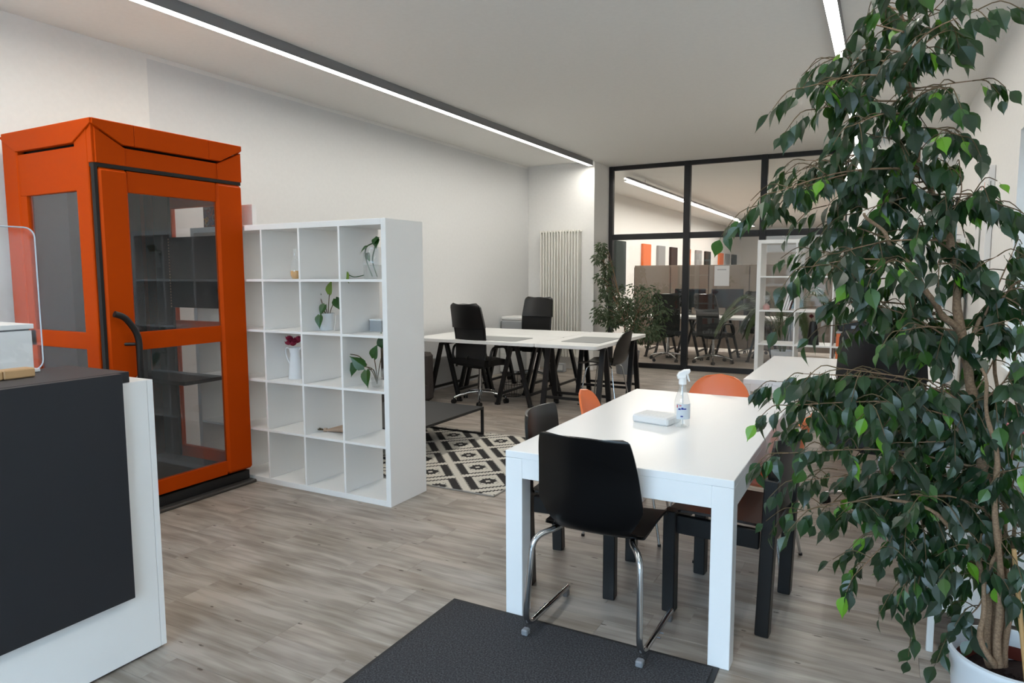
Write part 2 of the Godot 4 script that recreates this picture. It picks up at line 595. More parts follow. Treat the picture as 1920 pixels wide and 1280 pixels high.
# weeping fig: stems (points, base and tip radius) and branches (start, middle, tip)
func fig_data() -> Array:
	var FIG_STEMS := [
		[[V(0.34, 0.323, -2.36), V(0.319, 0.561, -2.36), V(0.298, 0.782, -2.36), V(0.276, 0.954, -2.36), V(0.252, 1.093, -2.36), V(0.21, 1.258, -2.36), V(0.189, 1.434, -2.37), V(0.176, 1.526, -2.38), V(0.142, 1.614, -2.39), V(0.107, 1.714, -2.4), V(0.074, 1.803, -2.4), V(0.056, 1.902, -2.4), V(0.037, 2.01, -2.39), V(0.025, 2.13, -2.38), V(0.009, 2.25, -2.37), V(-0.003, 2.33, -2.36)], 0.019, 0.004],
		[[V(0.363, 0.309, -2.4), V(0.361, 0.545, -2.42), V(0.344, 0.778, -2.45), V(0.323, 0.98, -2.48), V(0.31, 1.172, -2.5), V(0.314, 1.333, -2.5)], 0.012, 0.004],
		[[V(0.32, 0.334, -2.33), V(0.296, 0.545, -2.31), V(0.278, 0.634, -2.3), V(0.195, 0.754, -2.27), V(0.126, 0.804, -2.25), V(0.021, 0.831, -2.2)], 0.011, 0.004],
		[[V(0.21, 1.258, -2.36), V(0.185, 1.323, -2.35), V(0.135, 1.374, -2.33), V(0.099, 1.445, -2.3), V(0.033, 1.531, -2.28), V(-0.017, 1.599, -2.25), V(-0.059, 1.644, -2.22)], 0.012, 0.004],
		[[V(0.209, 1.269, -2.36), V(0.26, 1.353, -2.38), V(0.315, 1.423, -2.42), V(0.373, 1.468, -2.45)], 0.007, 0.003],
		[[V(0.325, 0.356, -2.29), V(0.283, 0.469, -2.26), V(0.293, 0.604, -2.28), V(0.314, 0.757, -2.3), V(0.296, 0.917, -2.33), V(0.314, 1.067, -2.36)], 0.009, 0.003],
		[[V(0.348, 0.342, -2.33), V(0.367, 0.496, -2.35), V(0.369, 0.664, -2.37), V(0.351, 0.842, -2.4), V(0.357, 0.997, -2.42)], 0.009, 0.003],
		[[V(0.338, 0.355, -2.3), V(0.319, 0.625, -2.28), V(0.295, 0.907, -2.25), V(0.267, 1.089, -2.22), V(0.239, 1.22, -2.2)], 0.011, 0.004],
	]
	var FIG_BRANCHES := [
		[V(0.009, 2.206, -2.28), V(-0.042, 2.260, -2.368), V(-0.062, 2.294, -2.443)],
		[V(0.017, 2.147, -2.28), V(-0.052, 2.209, -2.386), V(-0.087, 2.247, -2.48)],
		[V(0.009, 2.213, -2.28), V(0.026, 2.235, -2.225), V(0.018, 2.248, -2.202)],
		[V(0.025, 2.088, -2.28), V(-0.044, 2.139, -2.383), V(-0.116, 2.166, -2.459)],
		[V(0.029, 2.058, -2.28), V(-0.094, 2.125, -2.404), V(-0.186, 2.161, -2.493)],
		[V(0.035, 2.033, -2.36), V(-0.081, 2.028, -2.217), V(-0.224, 1.987, -2.111)],
		[V(0.04, 1.972, -2.36), V(-0.089, 1.971, -2.284), V(-0.193, 1.941, -2.186)],
		[V(0.028, 2.073, -2.28), V(0.078, 2.109, -2.265), V(0.109, 2.135, -2.292)],
		[V(0.028, 2.088, -2.28), V(0.085, 2.123, -2.216), V(0.176, 2.139, -2.165)],
		[V(0.042, 2.167, -2.36), V(0.073, 2.194, -2.338), V(0.104, 2.209, -2.277)],
		[V(0.043, 1.972, -2.36), V(0.111, 1.999, -2.329), V(0.211, 2.008, -2.351)],
		[V(0.039, 2.003, -2.36), V(0.080, 1.992, -2.291), V(0.117, 1.963, -2.198)],
		[V(0.047, 1.934, -2.36), V(-0.021, 1.920, -2.238), V(-0.094, 1.882, -2.161)],
		[V(0.055, 1.895, -2.36), V(0.110, 1.874, -2.282), V(0.165, 1.833, -2.194)],
		[V(0.062, 1.849, -2.36), V(0.092, 1.825, -2.353), V(0.127, 1.79, -2.305)],
		[V(0.033, 2.064, -2.36), V(0.009, 2.089, -2.416), V(-0.04, 2.104, -2.417)],
		[V(0.063, 1.834, -2.36), V(-0.102, 1.850, -2.485), V(-0.278, 1.826, -2.584)],
		[V(0.073, 1.798, -2.36), V(-0.146, 1.766, -2.344), V(-0.363, 1.689, -2.31)],
		[V(0.079, 1.779, -2.36), V(-0.109, 1.763, -2.203), V(-0.272, 1.698, -2.036)],
		[V(0.092, 1.747, -2.36), V(-0.072, 1.816, -2.443), V(-0.247, 1.847, -2.499)],
		[V(0.093, 1.74, -2.36), V(-0.029, 1.728, -2.396), V(-0.171, 1.688, -2.411)],
		[V(0.105, 1.71, -2.36), V(0.024, 1.691, -2.359), V(-0.09, 1.652, -2.311)],
		[V(0.085, 1.771, -2.36), V(-0.021, 1.820, -2.434), V(-0.106, 1.842, -2.54)],
		[V(0.062, 1.849, -2.36), V(-0.001, 1.866, -2.338), V(-0.043, 1.871, -2.295)],
		[V(0.1, 1.724, -2.36), V(0.045, 1.709, -2.444), V(-0.007, 1.677, -2.473)],
		[V(0.105, 1.701, -2.36), V(0.202, 1.687, -2.276), V(0.268, 1.653, -2.247)],
		[V(0.13, 1.646, -2.36), V(0.187, 1.676, -2.333), V(0.207, 1.691, -2.248)],
		[V(0.146, 1.6, -2.36), V(0.182, 1.695, -2.373), V(0.181, 1.771, -2.42)],
		[V(0.14, 1.612, -2.36), V(0.072, 1.610, -2.363), V(-0.032, 1.591, -2.38)],
		[V(0.154, 1.569, -2.36), V(0.008, 1.567, -2.282), V(-0.121, 1.531, -2.166)],
		[V(0.101, 1.444, -2.36), V(-0.061, 1.510, -2.370), V(-0.193, 1.545, -2.366)],
		[V(0.054, 1.508, -2.28), V(-0.071, 1.515, -2.220), V(-0.183, 1.493, -2.102)],
		[V(0.086, 1.461, -2.36), V(-0.015, 1.456, -2.435), V(-0.089, 1.425, -2.544)],
		[V(-0.003, 1.577, -2.28), V(-0.078, 1.612, -2.363), V(-0.137, 1.628, -2.398)],
		[V(0.04, 1.523, -2.28), V(0.005, 1.507, -2.238), V(-0.024, 1.477, -2.16)],
		[V(0.168, 1.538, -2.36), V(0.115, 1.591, -2.456), V(0.098, 1.626, -2.512)],
		[V(0.174, 1.523, -2.36), V(0.139, 1.512, -2.348), V(0.133, 1.492, -2.28)],
		[V(0.188, 1.434, -2.36), V(0.221, 1.484, -2.323), V(0.275, 1.521, -2.345)],
		[V(0.257, 1.354, -2.36), V(0.295, 1.458, -2.407), V(0.33, 1.539, -2.487)],
		[V(0.296, 1.409, -2.36), V(0.340, 1.380, -2.369), V(0.344, 1.342, -2.376)],
		[V(0.284, 1.401, -2.36), V(0.273, 1.381, -2.425), V(0.269, 1.352, -2.434)],
		[V(0.307, 1.424, -2.36), V(0.314, 1.429, -2.343), V(0.342, 1.431, -2.372)],
		[V(0.209, 1.277, -2.36), V(0.253, 1.324, -2.310), V(0.297, 1.351, -2.203)],
		[V(0.137, 1.373, -2.36), V(-0.039, 1.386, -2.433), V(-0.194, 1.364, -2.471)],
		[V(0.172, 1.338, -2.36), V(0.032, 1.338, -2.442), V(-0.137, 1.304, -2.481)],
		[V(0.158, 1.353, -2.36), V(0.085, 1.350, -2.449), V(-0.022, 1.321, -2.545)],
		[V(0.187, 1.307, -2.36), V(0.113, 1.326, -2.221), V(0.047, 1.319, -2.13)],
		[V(0.21, 1.258, -2.36), V(0.078, 1.346, -2.292), V(-0.078, 1.4, -2.254)],
		[V(0.2, 1.292, -2.36), V(0.144, 1.287, -2.370), V(0.121, 1.274, -2.345)],
		[V(0.252, 1.093, -2.36), V(0.295, 1.177, -2.251), V(0.307, 1.239, -2.193)],
		[V(0.242, 1.123, -2.36), V(0.276, 1.200, -2.364), V(0.297, 1.261, -2.404)],
		[V(0.294, 1.158, -2.36), V(0.326, 1.140, -2.324), V(0.333, 1.112, -2.291)],
		[V(0.252, 1.093, -2.36), V(-0.006, 1.145, -2.308), V(-0.279, 1.143, -2.228)],
		[V(0.253, 1.085, -2.36), V(0.051, 1.168, -2.233), V(-0.188, 1.196, -2.054)],
		[V(0.264, 1.062, -2.36), V(0.039, 1.115, -2.179), V(-0.222, 1.109, -2.019)],
		[V(0.268, 1.031, -2.36), V(0.024, 1.007, -2.518), V(-0.251, 0.923, -2.631)],
		[V(0.257, 1.077, -2.36), V(0.084, 1.172, -2.234), V(-0.102, 1.217, -2.056)],
		[V(0.262, 1.046, -2.36), V(0.060, 1.050, -2.444), V(-0.153, 1.008, -2.537)],
		[V(0.249, 1.108, -2.36), V(0.136, 1.164, -2.301), V(-0.012, 1.188, -2.209)],
		[V(0.274, 1.001, -2.36), V(0.118, 0.976, -2.518), V(-0.071, 0.907, -2.618)],
		[V(0.266, 1.031, -2.36), V(0.140, 1.086, -2.238), V(0.044, 1.109, -2.154)],
		[V(0.282, 0.97, -2.36), V(0.194, 0.997, -2.278), V(0.076, 0.997, -2.203)],
		[V(0.261, 1.062, -2.36), V(0.184, 1.129, -2.261), V(0.131, 1.171, -2.183)],
		[V(0.274, 0.985, -2.36), V(0.248, 1.013, -2.368), V(0.191, 1.03, -2.409)],
		[V(0.298, 1.097, -2.36), V(0.308, 1.070, -2.385), V(0.315, 1.037, -2.354)],
		[V(0.283, 0.939, -2.36), V(0.124, 1.003, -2.478), V(-0.042, 1.026, -2.594)],
		[V(0.285, 0.907, -2.36), V(0.027, 0.960, -2.246), V(-0.24, 0.954, -2.089)],
		[V(0.287, 0.876, -2.36), V(0.050, 0.858, -2.389), V(-0.208, 0.789, -2.421)],
		[V(0.295, 0.845, -2.36), V(0.103, 0.839, -2.476), V(-0.117, 0.783, -2.632)],
		[V(0.29, 0.861, -2.36), V(0.028, 0.770, -2.489), V(-0.238, 0.616, -2.604)],
		[V(0.296, 0.814, -2.36), V(0.081, 0.828, -2.271), V(-0.119, 0.795, -2.15)],
		[V(0.286, 0.892, -2.36), V(0.162, 0.897, -2.376), V(-0.0, 0.873, -2.343)],
		[V(0.296, 0.83, -2.36), V(0.199, 0.830, -2.419), V(0.093, 0.804, -2.524)],
		[V(0.304, 0.799, -2.36), V(0.130, 0.785, -2.322), V(-0.038, 0.737, -2.327)],
		[V(0.312, 0.88, -2.36), V(0.304, 0.918, -2.279), V(0.331, 0.943, -2.244)],
		[V(0.318, 0.817, -2.36), V(0.335, 0.797, -2.386), V(0.368, 0.765, -2.453)],
		[V(0.293, 0.877, -2.36), V(0.255, 0.898, -2.386), V(0.194, 0.908, -2.373)],
		[V(0.302, 0.783, -2.36), V(0.205, 0.834, -2.287), V(0.133, 0.859, -2.172)],
		[V(0.203, 0.725, -2.36), V(0.099, 0.709, -2.348), V(0.008, 0.672, -2.341)],
		[V(0.146, 0.765, -2.36), V(0.067, 0.707, -2.287), V(-0.028, 0.618, -2.154)],
		[V(0.175, 0.745, -2.36), V(0.124, 0.692, -2.390), V(0.069, 0.622, -2.418)],
		[V(0.203, 0.725, -2.36), V(0.149, 0.659, -2.332), V(0.097, 0.572, -2.253)],
		[V(0.285, 0.612, -2.36), V(0.250, 0.613, -2.411), V(0.187, 0.6, -2.445)],
		[V(0.118, 0.777, -2.36), V(0.141, 0.666, -2.301), V(0.126, 0.528, -2.257)],
		[V(0.296, 0.588, -2.36), V(0.266, 0.619, -2.330), V(0.227, 0.639, -2.277)],
		[V(0.285, 0.612, -2.36), V(0.274, 0.683, -2.259), V(0.266, 0.734, -2.208)],
		[V(0.304, 0.557, -2.36), V(0.285, 0.483, -2.372), V(0.237, 0.39, -2.418)],
		[V(0.26, 0.646, -2.36), V(0.210, 0.622, -2.350), V(0.165, 0.586, -2.297)],
		[V(0.32, 0.722, -2.36), V(0.323, 0.719, -2.294), V(0.338, 0.704, -2.248)],
	]
	return [FIG_STEMS, FIG_BRANCHES]

# ---------------------------------------------------------------- light fittings
func strip_light(label: String, x: float, y: float, z0: float, z1: float, cuts: Array, energy: float, hung := 0.0) -> void:
	# an aluminium profile under the ceiling with a glowing cover on its underside, in lengths
	var t := thing("strip_light", label, "light", V(x, y, 0), 0.0, "ceiling strip lights")
	var edges: Array = [z0] + cuts + [z1]
	for i in edges.size() - 1:
		var a: float = edges[i]
		var b: float = edges[i + 1]
		var p := MB.new()
		p.span(V(-0.039, 0.006, a - 0.001), V(0.039, 0.072, b + 0.001), 0.002)
		p.span(V(-0.039, -0.004, a - 0.001), V(-0.036, 0.008, b + 0.001))
		p.span(V(0.036, -0.004, a - 0.001), V(0.039, 0.008, b + 0.001))
		var body := obj("profile", p, M.alu, t)
		var d := MB.new()
		d.span(V(-0.036, -0.002, a - 0.002), V(0.036, 0.006, b + 0.002))
		obj("light_cover", d, M.led, body)
		var l := AreaLight3D.new()
		l.name = "strip_glow"
		l.area_size = Vector2(0.07, absf(a - b) - 0.02)
		l.area_normalize_energy = true
		l.light_energy = energy * absf(a - b)
		l.light_color = Color(1.0, 0.982, 0.94)
		l.shadow_enabled = true
		l.area_range = 30.0
		l.position = V(0, -0.008, (a + b) * 0.5)
		l.rotation_degrees.x = -90
		t.add_child(l, true)
	if hung > 0.0:
		for z in [z0 - 1.0, (z0 + z1) * 0.5, z1 + 1.0]:
			var c := MB.new()
			c.tube([V(0, 0.07, z), V(0, 0.07 + hung, z)], 0.004, 6)
			obj("cable", c, M.dull_steel, t)

# ---------------------------------------------------------------- structure
func build_structure() -> void:
	var H := 3.15
	# floor: a slab, and the boards laid on it across the room
	var fl := struct("floor", "greyish oak vinyl boards laid across the room", "floor")
	box1("floor_slab", V(-5.3, -0.20, -28.4), V(3.3, -0.012, 2.55), M.floor_far, fl, 0.0)
	var variants: Array = []
	for k in 10:
		for ln in [1.22, 0.61]:
			var b := MB.new()
			var off := Vector2(rng.randf(), rng.randf())
			var l: float = ln - 0.0007
			var w := 0.15 - 0.0007
			b.box(Vector3.ZERO, V(l, 0.012, w), 0.0005)
			for i in b.u.size():
				b.u[i] = Vector2(b.u[i].x * 0.36, b.u[i].y * 0.75) + off
			variants.append(b.mesh())
	var rest := MB.new()
	var count := 0
	for row in 63:
		var z := -1.0 - 0.15 * row - 0.075
		var x := -4.995 - 1.22 * rng.randf()
		while x < 0.68:
			var lo := maxf(x, -4.995)
			var hi := minf(x + 1.22, 0.683)
			# nearer rows and what the photograph shows become single boards
			var whole := lo == x and hi > x + 1.21
			if count < 292 and hi - lo > 0.1 and not (z > -2.2 and lo < -2.4):
				var m: Material = M["plank_%d" % (rng.randi() % 4)]
				if whole:
					put("plank", variants[2 * (rng.randi() % 10)], m, fl, V((lo + hi) / 2, -0.006, z))
				else:
					var b := MB.new()
					b.box(Vector3.ZERO, V(hi - lo - 0.0007, 0.012, 0.1493), 0.0005)
					var off := Vector2(rng.randf(), rng.randf())
					for i in b.u.size():
						b.u[i] = Vector2(b.u[i].x * 0.36, b.u[i].y * 0.75) + off
					obj("plank", b, m, fl, V((lo + hi) / 2, -0.006, z))
				count += 1
			else:
				rest.box(V((lo + hi) / 2, -0.006, z), V(hi - lo - 0.0007, 0.012, 0.1493), 0.001)
			x += 1.22
	for i in rest.u.size():
		rest.u[i] = Vector2(rest.v[i].x * 0.36, rest.v[i].z * 0.75)
	var ro := obj("planks", rest, M.plank_1, fl)
	ro.set_meta("kind", "stuff")
	# the strip by the entrance and the room behind the glass
	var near := MB.new()
	near.span(V(-5.0, -0.012, -1.0), V(0.685, 0.0, 2.5))
	for i in near.u.size():
		near.u[i] = Vector2(near.v[i].x * 0.36, near.v[i].z * 0.75)
	obj("entrance_boards", near, M.plank_2, fl)
	var farb := MB.new()
	farb.span(V(-5.0, -0.012, -28.0), V(3.0, 0.0, -10.45))
	obj("rear_boards", farb, M.floor_far, fl)

	var ce := struct("ceiling", "plain off-white plaster ceiling", "ceiling")
	box1("ceiling_slab", V(-5.3, H, -10.52), V(0.95, H + 0.2, 2.6), M.ceiling, ce, 0.0)
	box1("rear_ceiling_slab", V(-5.3, H - 0.02, -28.4), V(3.3, H + 0.2, -10.52), M.ceiling, ce, 0.0)

	var wl := struct("wall_left", "long plain wall, white near the entrance and pale grey further back", "wall")
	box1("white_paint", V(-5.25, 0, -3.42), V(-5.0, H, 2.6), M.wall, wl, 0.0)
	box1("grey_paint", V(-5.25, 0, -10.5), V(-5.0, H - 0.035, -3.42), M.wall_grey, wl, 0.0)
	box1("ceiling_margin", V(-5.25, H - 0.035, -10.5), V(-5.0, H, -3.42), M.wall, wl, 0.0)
	box1("rear_room_wall", V(-5.25, 0, -28.2), V(-4.955, H, -10.5), M.wall, wl, 0.0)

	var wb := struct("wall_back", "cream wall pieces either side of the glass partition", "wall")
	box1("pier", V(-5.0, 0, -10.5), V(-3.885, H, -9.79), M.wall, wb, 0.002)
	box1("pier", V(-0.45, 0, -10.5), V(0.70, H, -9.75), M.wall, wb, 0.002)
	box1("rear_room_end", V(-5.2, 0, -28.4), V(3.2, H, -28.0), M.wall, wb, 0.0)

	# right-hand wall with a window from just behind the plant towards the entrance
	var wr := struct("wall_right", "white side wall with a window beside the plant", "wall")
	box1("wall_piece", V(0.685, 0, -10.5), V(0.95, H, -5.18), M.wall, wr, 0.0)
	box1("wall_piece", V(0.685, 0, -5.18), V(0.95, 0.90, -2.6), M.wall, wr, 0.0)
	box1("wall_piece", V(0.685, 2.33, -5.18), V(0.95, H, -2.6), M.wall, wr, 0.0)
	box1("wall_piece", V(0.685, 0, -2.6), V(0.95, H, 2.6), M.wall, wr, 0.0)
	box1("rear_wall_piece", V(3.0, 0, -28.2), V(3.2, H, -10.5), M.wall, wr, 0.0)
	box1("rear_wall_piece", V(0.70, 0, -10.75), V(3.1, H, -10.5), M.wall, wr, 0.0)

	var w2 := struct("window_2", "side window with a dark frame behind the fig", "window")
	box1("window_sill", V(0.66, 0.872, -5.18), V(0.86, 0.90, -2.6), M.white_board, w2)
	for z in [-5.15, -3.89, -2.63]:
		box1("window_frame", V(0.83, 0.93, z - 0.03), V(0.90, 2.30, z + 0.03), M.frame_black, w2)
	for y in [0.915, 2.315]:
		box1("window_frame", V(0.83, y - 0.03, -5.18), V(0.90, y + 0.03, -2.6), M.frame_black, w2)
	for z in [[-5.12, -3.92], [-3.86, -2.66]]:
		box1("pane", V(0.862, 0.94, z[0]), V(0.868, 2.29, z[1]), M.window_glass, w2, 0.0)

	# the street front behind the camera: glazing from a low plinth to a header
	var wf := struct("wall_front", "street front around the entrance glazing", "wall")
	box1("plinth", V(-5.0, 0, 2.3), V(0.70, 0.18, 2.55), M.wall, wf, 0.0)
	box1("front_pier", V(-5.0, 0.18, 2.3), V(-3.60, 2.95, 2.55), M.wall, wf, 0.0)
	box1("header", V(-5.0, 2.95, 2.3), V(0.70, H, 2.55), M.wall, wf, 0.0)
	var w3 := struct("window_3", "street window with dark mullions", "window")
	for x in [-3.565, -2.16, -0.75, 0.655]:
		box1("window_frame", V(x - 0.035, 0.18, 2.38), V(x + 0.035, 2.95, 2.46), M.frame_black, w3)
	for y in [0.21, 2.10, 2.92]:
		box1("window_frame", V(-3.565, y - 0.03, 2.385), V(0.655, y + 0.03, 2.455), M.frame_black, w3)
	for x in [[-3.53, -2.195], [-2.125, -0.785], [-0.715, 0.62]]:
		for y in [[0.24, 2.07], [2.13, 2.89]]:
			box1("pane", V(x[0], y[0], 2.415), V(x[1], y[1], 2.421), M.window_glass, w3, 0.0)
	var nb := struct("wall_courtyard", "plain rendered wall across the yard outside the side window", "wall")
	box1("render_face", V(2.5, -0.06, -9.0), V(2.75, 7.0, 2.0), M.facade, nb, 0.0)
	# houses across the street, low enough to leave the sky open above them
	var hs := struct("wall_street", "row of rendered houses across the street", "building")
	box1("house_front", V(-16, -0.06, 20.0), V(12, 4.3, 21.0), M.facade, hs, 0.0)
	for i in 9:
		for y in [0.9]:
			box1("house_window", V(-15.0 + 3.0 * i, y, 19.97), V(-13.8 + 3.0 * i, y + 1.6, 20.0), M.screen_black, hs, 0.0)
	var pav := struct("pavement", "grey street pavement outside the front window", "pavement")
	box1("pavement_slab", V(-40, -0.30, 2.56), V(40, -0.06, 40), M.pavement, pav, 0.0)
	box1("pavement_slab", V(0.96, -0.30, -9.0), V(40, -0.06, 2.55), M.pavement, pav, 0.0)

	# glass partition
	var gp := struct("window_1", "floor to ceiling glass partition in a black steel frame", "glass partition")
	var z0 := -10.49
	var z1 := -10.41
	for p in [[-3.885, -3.82], [-2.70, -2.605], [-1.605, -1.515], [-0.50, -0.45]]:
		box1("post", V(p[0], 0.0, z0), V(p[1], 3.15, z1), M.frame_black, gp, 0.004)
	var bays := [[-3.82, -2.70], [-2.605, -1.605], [-1.515, -0.50]]
	for b in bays:
		box1("rail", V(b[0], 0.0, z0 + 0.01), V(b[1], 0.075, z1 - 0.01), M.frame_black, gp, 0.003)
		box1("rail", V(b[0], 2.005, z0 + 0.01), V(b[1], 2.095, z1 - 0.01), M.frame_black, gp, 0.003)
		box1("rail", V(b[0], 3.085, z0 + 0.01), V(b[1], 3.15, z1 - 0.01), M.frame_black, gp, 0.003)
		for y in [[0.075, 2.005], [2.095, 3.085]]:
			box1("pane", V(b[0], y[0], -10.454), V(b[1], y[1], -10.446), M.partition_glass, gp, 0.0)

func radiator(label: String, x0: float, x1: float, y0: float, y1: float, z: float, cols: int) -> void:
	var t := thing("radiator", label, "radiator", V((x0 + x1) / 2, 0, z))
	var w := x1 - x0
	var col := MB.new()
	for s in [-0.05, 0.0, 0.05]:
		col.tube([V(0, y0, s), V(0, y1, s)], 0.0135, 10)
	var head := MB.new()
	for y in [y0 + 0.02, y1 - 0.02]:
		col.tube([V(0, y, -0.06), V(0, y, 0.06)], 0.02, 8)
	var cm := col.mesh()
	for i in cols:
		put("column", cm, M.radiator, t, V(-w / 2 + w * (i + 0.5) / cols, 0, 0))
	for y in [y0 + 0.02, y1 - 0.02]:
		var h := MB.new()
		h.tube([V(-w / 2 - 0.02, y, 0), V(w / 2 + 0.02, y, 0)], 0.014, 8)
		obj("header", h, M.radiator, t)
	var f := MB.new()
	f.tube([V(w / 2 - 0.03, y0 + 0.02, 0.0), V(w / 2 - 0.03, 0.0, 0.0)], 0.009, 8)
	obj("pipe", f, M.radiator, t)
	for s in [-0.3, 0.3]:
		var k := MB.new()
		k.span(V(w * s - 0.015, y1 - 0.10, -0.078), V(w * s + 0.015, y1 - 0.07, -0.02))
		obj("bracket", k, M.radiator, t)

# ---------------------------------------------------------------- phone booth
func build_booth() -> void:
	var x0 := -4.895
	var x1 := -3.94
	var z0 := -3.357
	var z1 := -2.339
	var t := thing("phone_booth", "orange phone booth with glazed door and dark felt inside", "phone booth", V(0, 0, 0))
	var O: Material = M.orange_paint
	box1("plinth", V(x0 + 0.02, 0.0, z0 + 0.02), V(x1 - 0.015, 0.085, z1 - 0.02), M.plinth, t, 0.004)
	box1("threshold", V(x1 - 0.02, 0.0, z0 + 0.01), V(x1 + 0.045, 0.022, z1 - 0.01), M.threshold, t, 0.006)
	# corner posts, each with a wide face on both sides
	var pw := 0.165
	for c in [[x0, z0, 1, 1], [x0, z1, 1, -1], [x1, z0, -1, 1]]:
		var b := MB.new()
		var lo := 0.085
		var top := 2.335
		if c[0] == x1:
			# the door closes over this corner, so only its far face is a post
			b.span(V(x1 - pw, lo, z0), V(x1 - 0.052, top, z0 + 0.05), 0.006)
		else:
			var hx: float = c[0] + pw * c[2]
			var hz: float = c[1] + pw * c[3]
			b.span(V(minf(c[0], hx), lo, minf(c[1], c[1] + 0.05 * c[3])), V(maxf(c[0], hx), top, maxf(c[1], c[1] + 0.05 * c[3])), 0.008)
			b.span(V(minf(c[0], c[0] + 0.05 * c[2]), lo, minf(c[1], hz)), V(maxf(c[0], c[0] + 0.05 * c[2]), top, maxf(c[1], hz)), 0.008)
		obj("corner_post", b, O, t)
	var np := MB.new()
	np.span(V(x1 - 0.18, 0.085, z1 - 0.05), V(x1 - 0.052, 2.335, z1), 0.006)
	obj("corner_post", np, O, t)
	# near side (towards the entrance): panels and panes between the posts
	for side in [0, 1]:
		var za: float = z1 - 0.040 if side == 0 else z0 + 0.006
		var zb: float = z1 - 0.006 if side == 0 else z0 + 0.040
		var a := -4.735
		var b := -4.112
		for y in [[1.963, 2.214], [1.04, 1.14], [0.085, 0.19]]:
			box1("side_panel", V(a, y[0], za), V(b, y[1], zb), O, t, 0.003)
		box1("side_panel", V(a, 0.19, za), V(-4.66, 1.963, zb), O, t, 0.002)
		for y in [[1.14, 1.963], [0.19, 1.04]]:
			box1("pane", V(-4.66, y[0], (za + zb) / 2 - 0.003), V(b, y[1], (za + zb) / 2 + 0.003), M.booth_glass, t, 0.0)
	# header over the door, with the corner block near the entrance
	box1("header", V(x1 - 0.05, 2.112, -3.163), V(x1 - 0.008, 2.216, -2.531), O, t, 0.002)
	var hb := MB.new()
	hb.prism(PackedVector2Array([Vector2(2.531, 2.112), Vector2(2.355, 2.112), Vector2(2.355, 2.308), Vector2(2.531, 2.214)]), Transform3D(Basis(V(0, 0, -1), V(0, 1, 0), V(1, 0, 0)), V(x1 - 0.05, 0, 0)), 0.05, 0.004, false)
	obj("header_end", hb, O, t)
	var hc := MB.new()
	hc.prism(PackedVector2Array([Vector2(3.163, 2.112), Vector2(3.357, 2.112), Vector2(3.357, 2.308), Vector2(3.163, 2.214)]), Transform3D(Basis(V(0, 0, -1), V(0, 1, 0), V(1, 0, 0)), V(x1 - 0.05, 0, 0)), 0.05, 0.004, false)
	obj("header_end", hc, O, t)
	var hd := MB.new()
	hd.prism(PackedVector2Array([Vector2(x1 - 0.052, 2.112), Vector2(x1 - 0.008, 2.112), Vector2(x1 - 0.008, 2.325), Vector2(x1 - 0.052, 2.29)]), Transform3D(Basis.IDENTITY, V(0, 0, z1 - 0.05)), 0.05, 0.003, false)
	obj("header_end", hd, O, t)
	# roof trim: mitred boards whose lower corners are cut off over each post
	var cut := 0.175
	var zf := [[z1, z1 - 0.245], [z1 - 0.247, z1 - 0.755], [z1 - 0.757, z0]]
	for i in 3:
		var p := PackedVector2Array()
		var a: float = -zf[i][0]
		var b: float = -zf[i][1]
		var yb := 2.232
		var ym := 2.325
		p.append(Vector2(a, 2.355))
		p.append(Vector2(b, 2.355))
		if i == 2:
			p.append(Vector2(b, ym)); p.append(Vector2(b - cut, yb)); p.append(Vector2(a, yb))
		elif i == 0:
			p.append(Vector2(b, yb)); p.append(Vector2(a + cut, yb)); p.append(Vector2(a, ym))
		else:
			p.append(Vector2(b, yb)); p.append(Vector2(a, yb))
		var m := MB.new()
		m.prism(p, Transform3D(Basis(V(0, 0, -1), V(0, 1, 0), V(1, 0, 0)), V(x1 - 0.030, 0, 0)), 0.040, 0.003, false)
		obj("roof_trim", m, O, t)
	for zz in [z1 - 0.030, z0 - 0.009]:
		var m := MB.new()
		m.prism(PackedVector2Array([Vector2(x0 + 0.02, 2.352), Vector2(x1, 2.355), Vector2(x1, 2.325), Vector2(x1 - 0.18, 2.232), Vector2(x0 + 0.165, 2.232), Vector2(x0, 2.325), Vector2(x0, 2.335), Vector2(x0 + 0.02, 2.337)]), Transform3D(Basis.IDENTITY, V(0, 0, zz)), 0.039, 0.003, false)
		obj("roof_trim", m, O, t)
	box1("roof", V(x0 + 0.03, 2.29, z0 + 0.03), V(x1 - 0.03, 2.322, z1 - 0.03), M.kraft, t)
	# dark felt lining: rear wall, ceiling, floor, and boards beside the panes
	box1("lining", V(x0 + 0.012, 0.09, z0 + 0.05), V(x0 + 0.05, 2.30, z1 - 0.05), M.felt, t, 0.0)
	box1("lining", V(x0 + 0.05, 2.16, z0 + 0.05), V(x1 - 0.055, 2.29, z1 - 0.05), M.felt, t, 0.0)
	box1("lining", V(x0 + 0.05, 0.086, z0 + 0.05), V(x1 - 0.055, 0.11, z1 - 0.05), M.felt, t, 0.0)
	box1("lining", V(-4.84, 0.11, z0 + 0.042), V(-4.665, 2.16, z0 + 0.062), M.felt, t, 0.0)
	box1("lining", V(-4.84, 0.11, z1 - 0.062), V(-4.30, 2.16, z1 - 0.046), M.felt, t, 0.0)
	# pin board across the far pane, with a stitched edge
	var pb := box1("pin_board", V(-4.665, 1.238, z0 + 0.048), V(-4.00, 1.752, z0 + 0.066), M.felt, t, 0.002)
	var st := MB.new()
	for k in 24:
		st.box(V(-0.335, -0.25 + 0.0215 * k, 0.006), V(0.008, 0.011, 0.012))
	obj("stitching", st, M.kraft, pb)
	# small desk inside
	box1("desk_shelf", V(-4.84, 0.735, z0 + 0.07), V(-4.10, 0.76, z0 + 0.40), M.plinth, t, 0.003)
	# rubber seal round the door
	var sl := MB.new()
	sl.span(V(x1 - 0.035, 0.09, z1 - 0.022), V(x1 - 0.004, 2.108, z1 - 0.004))
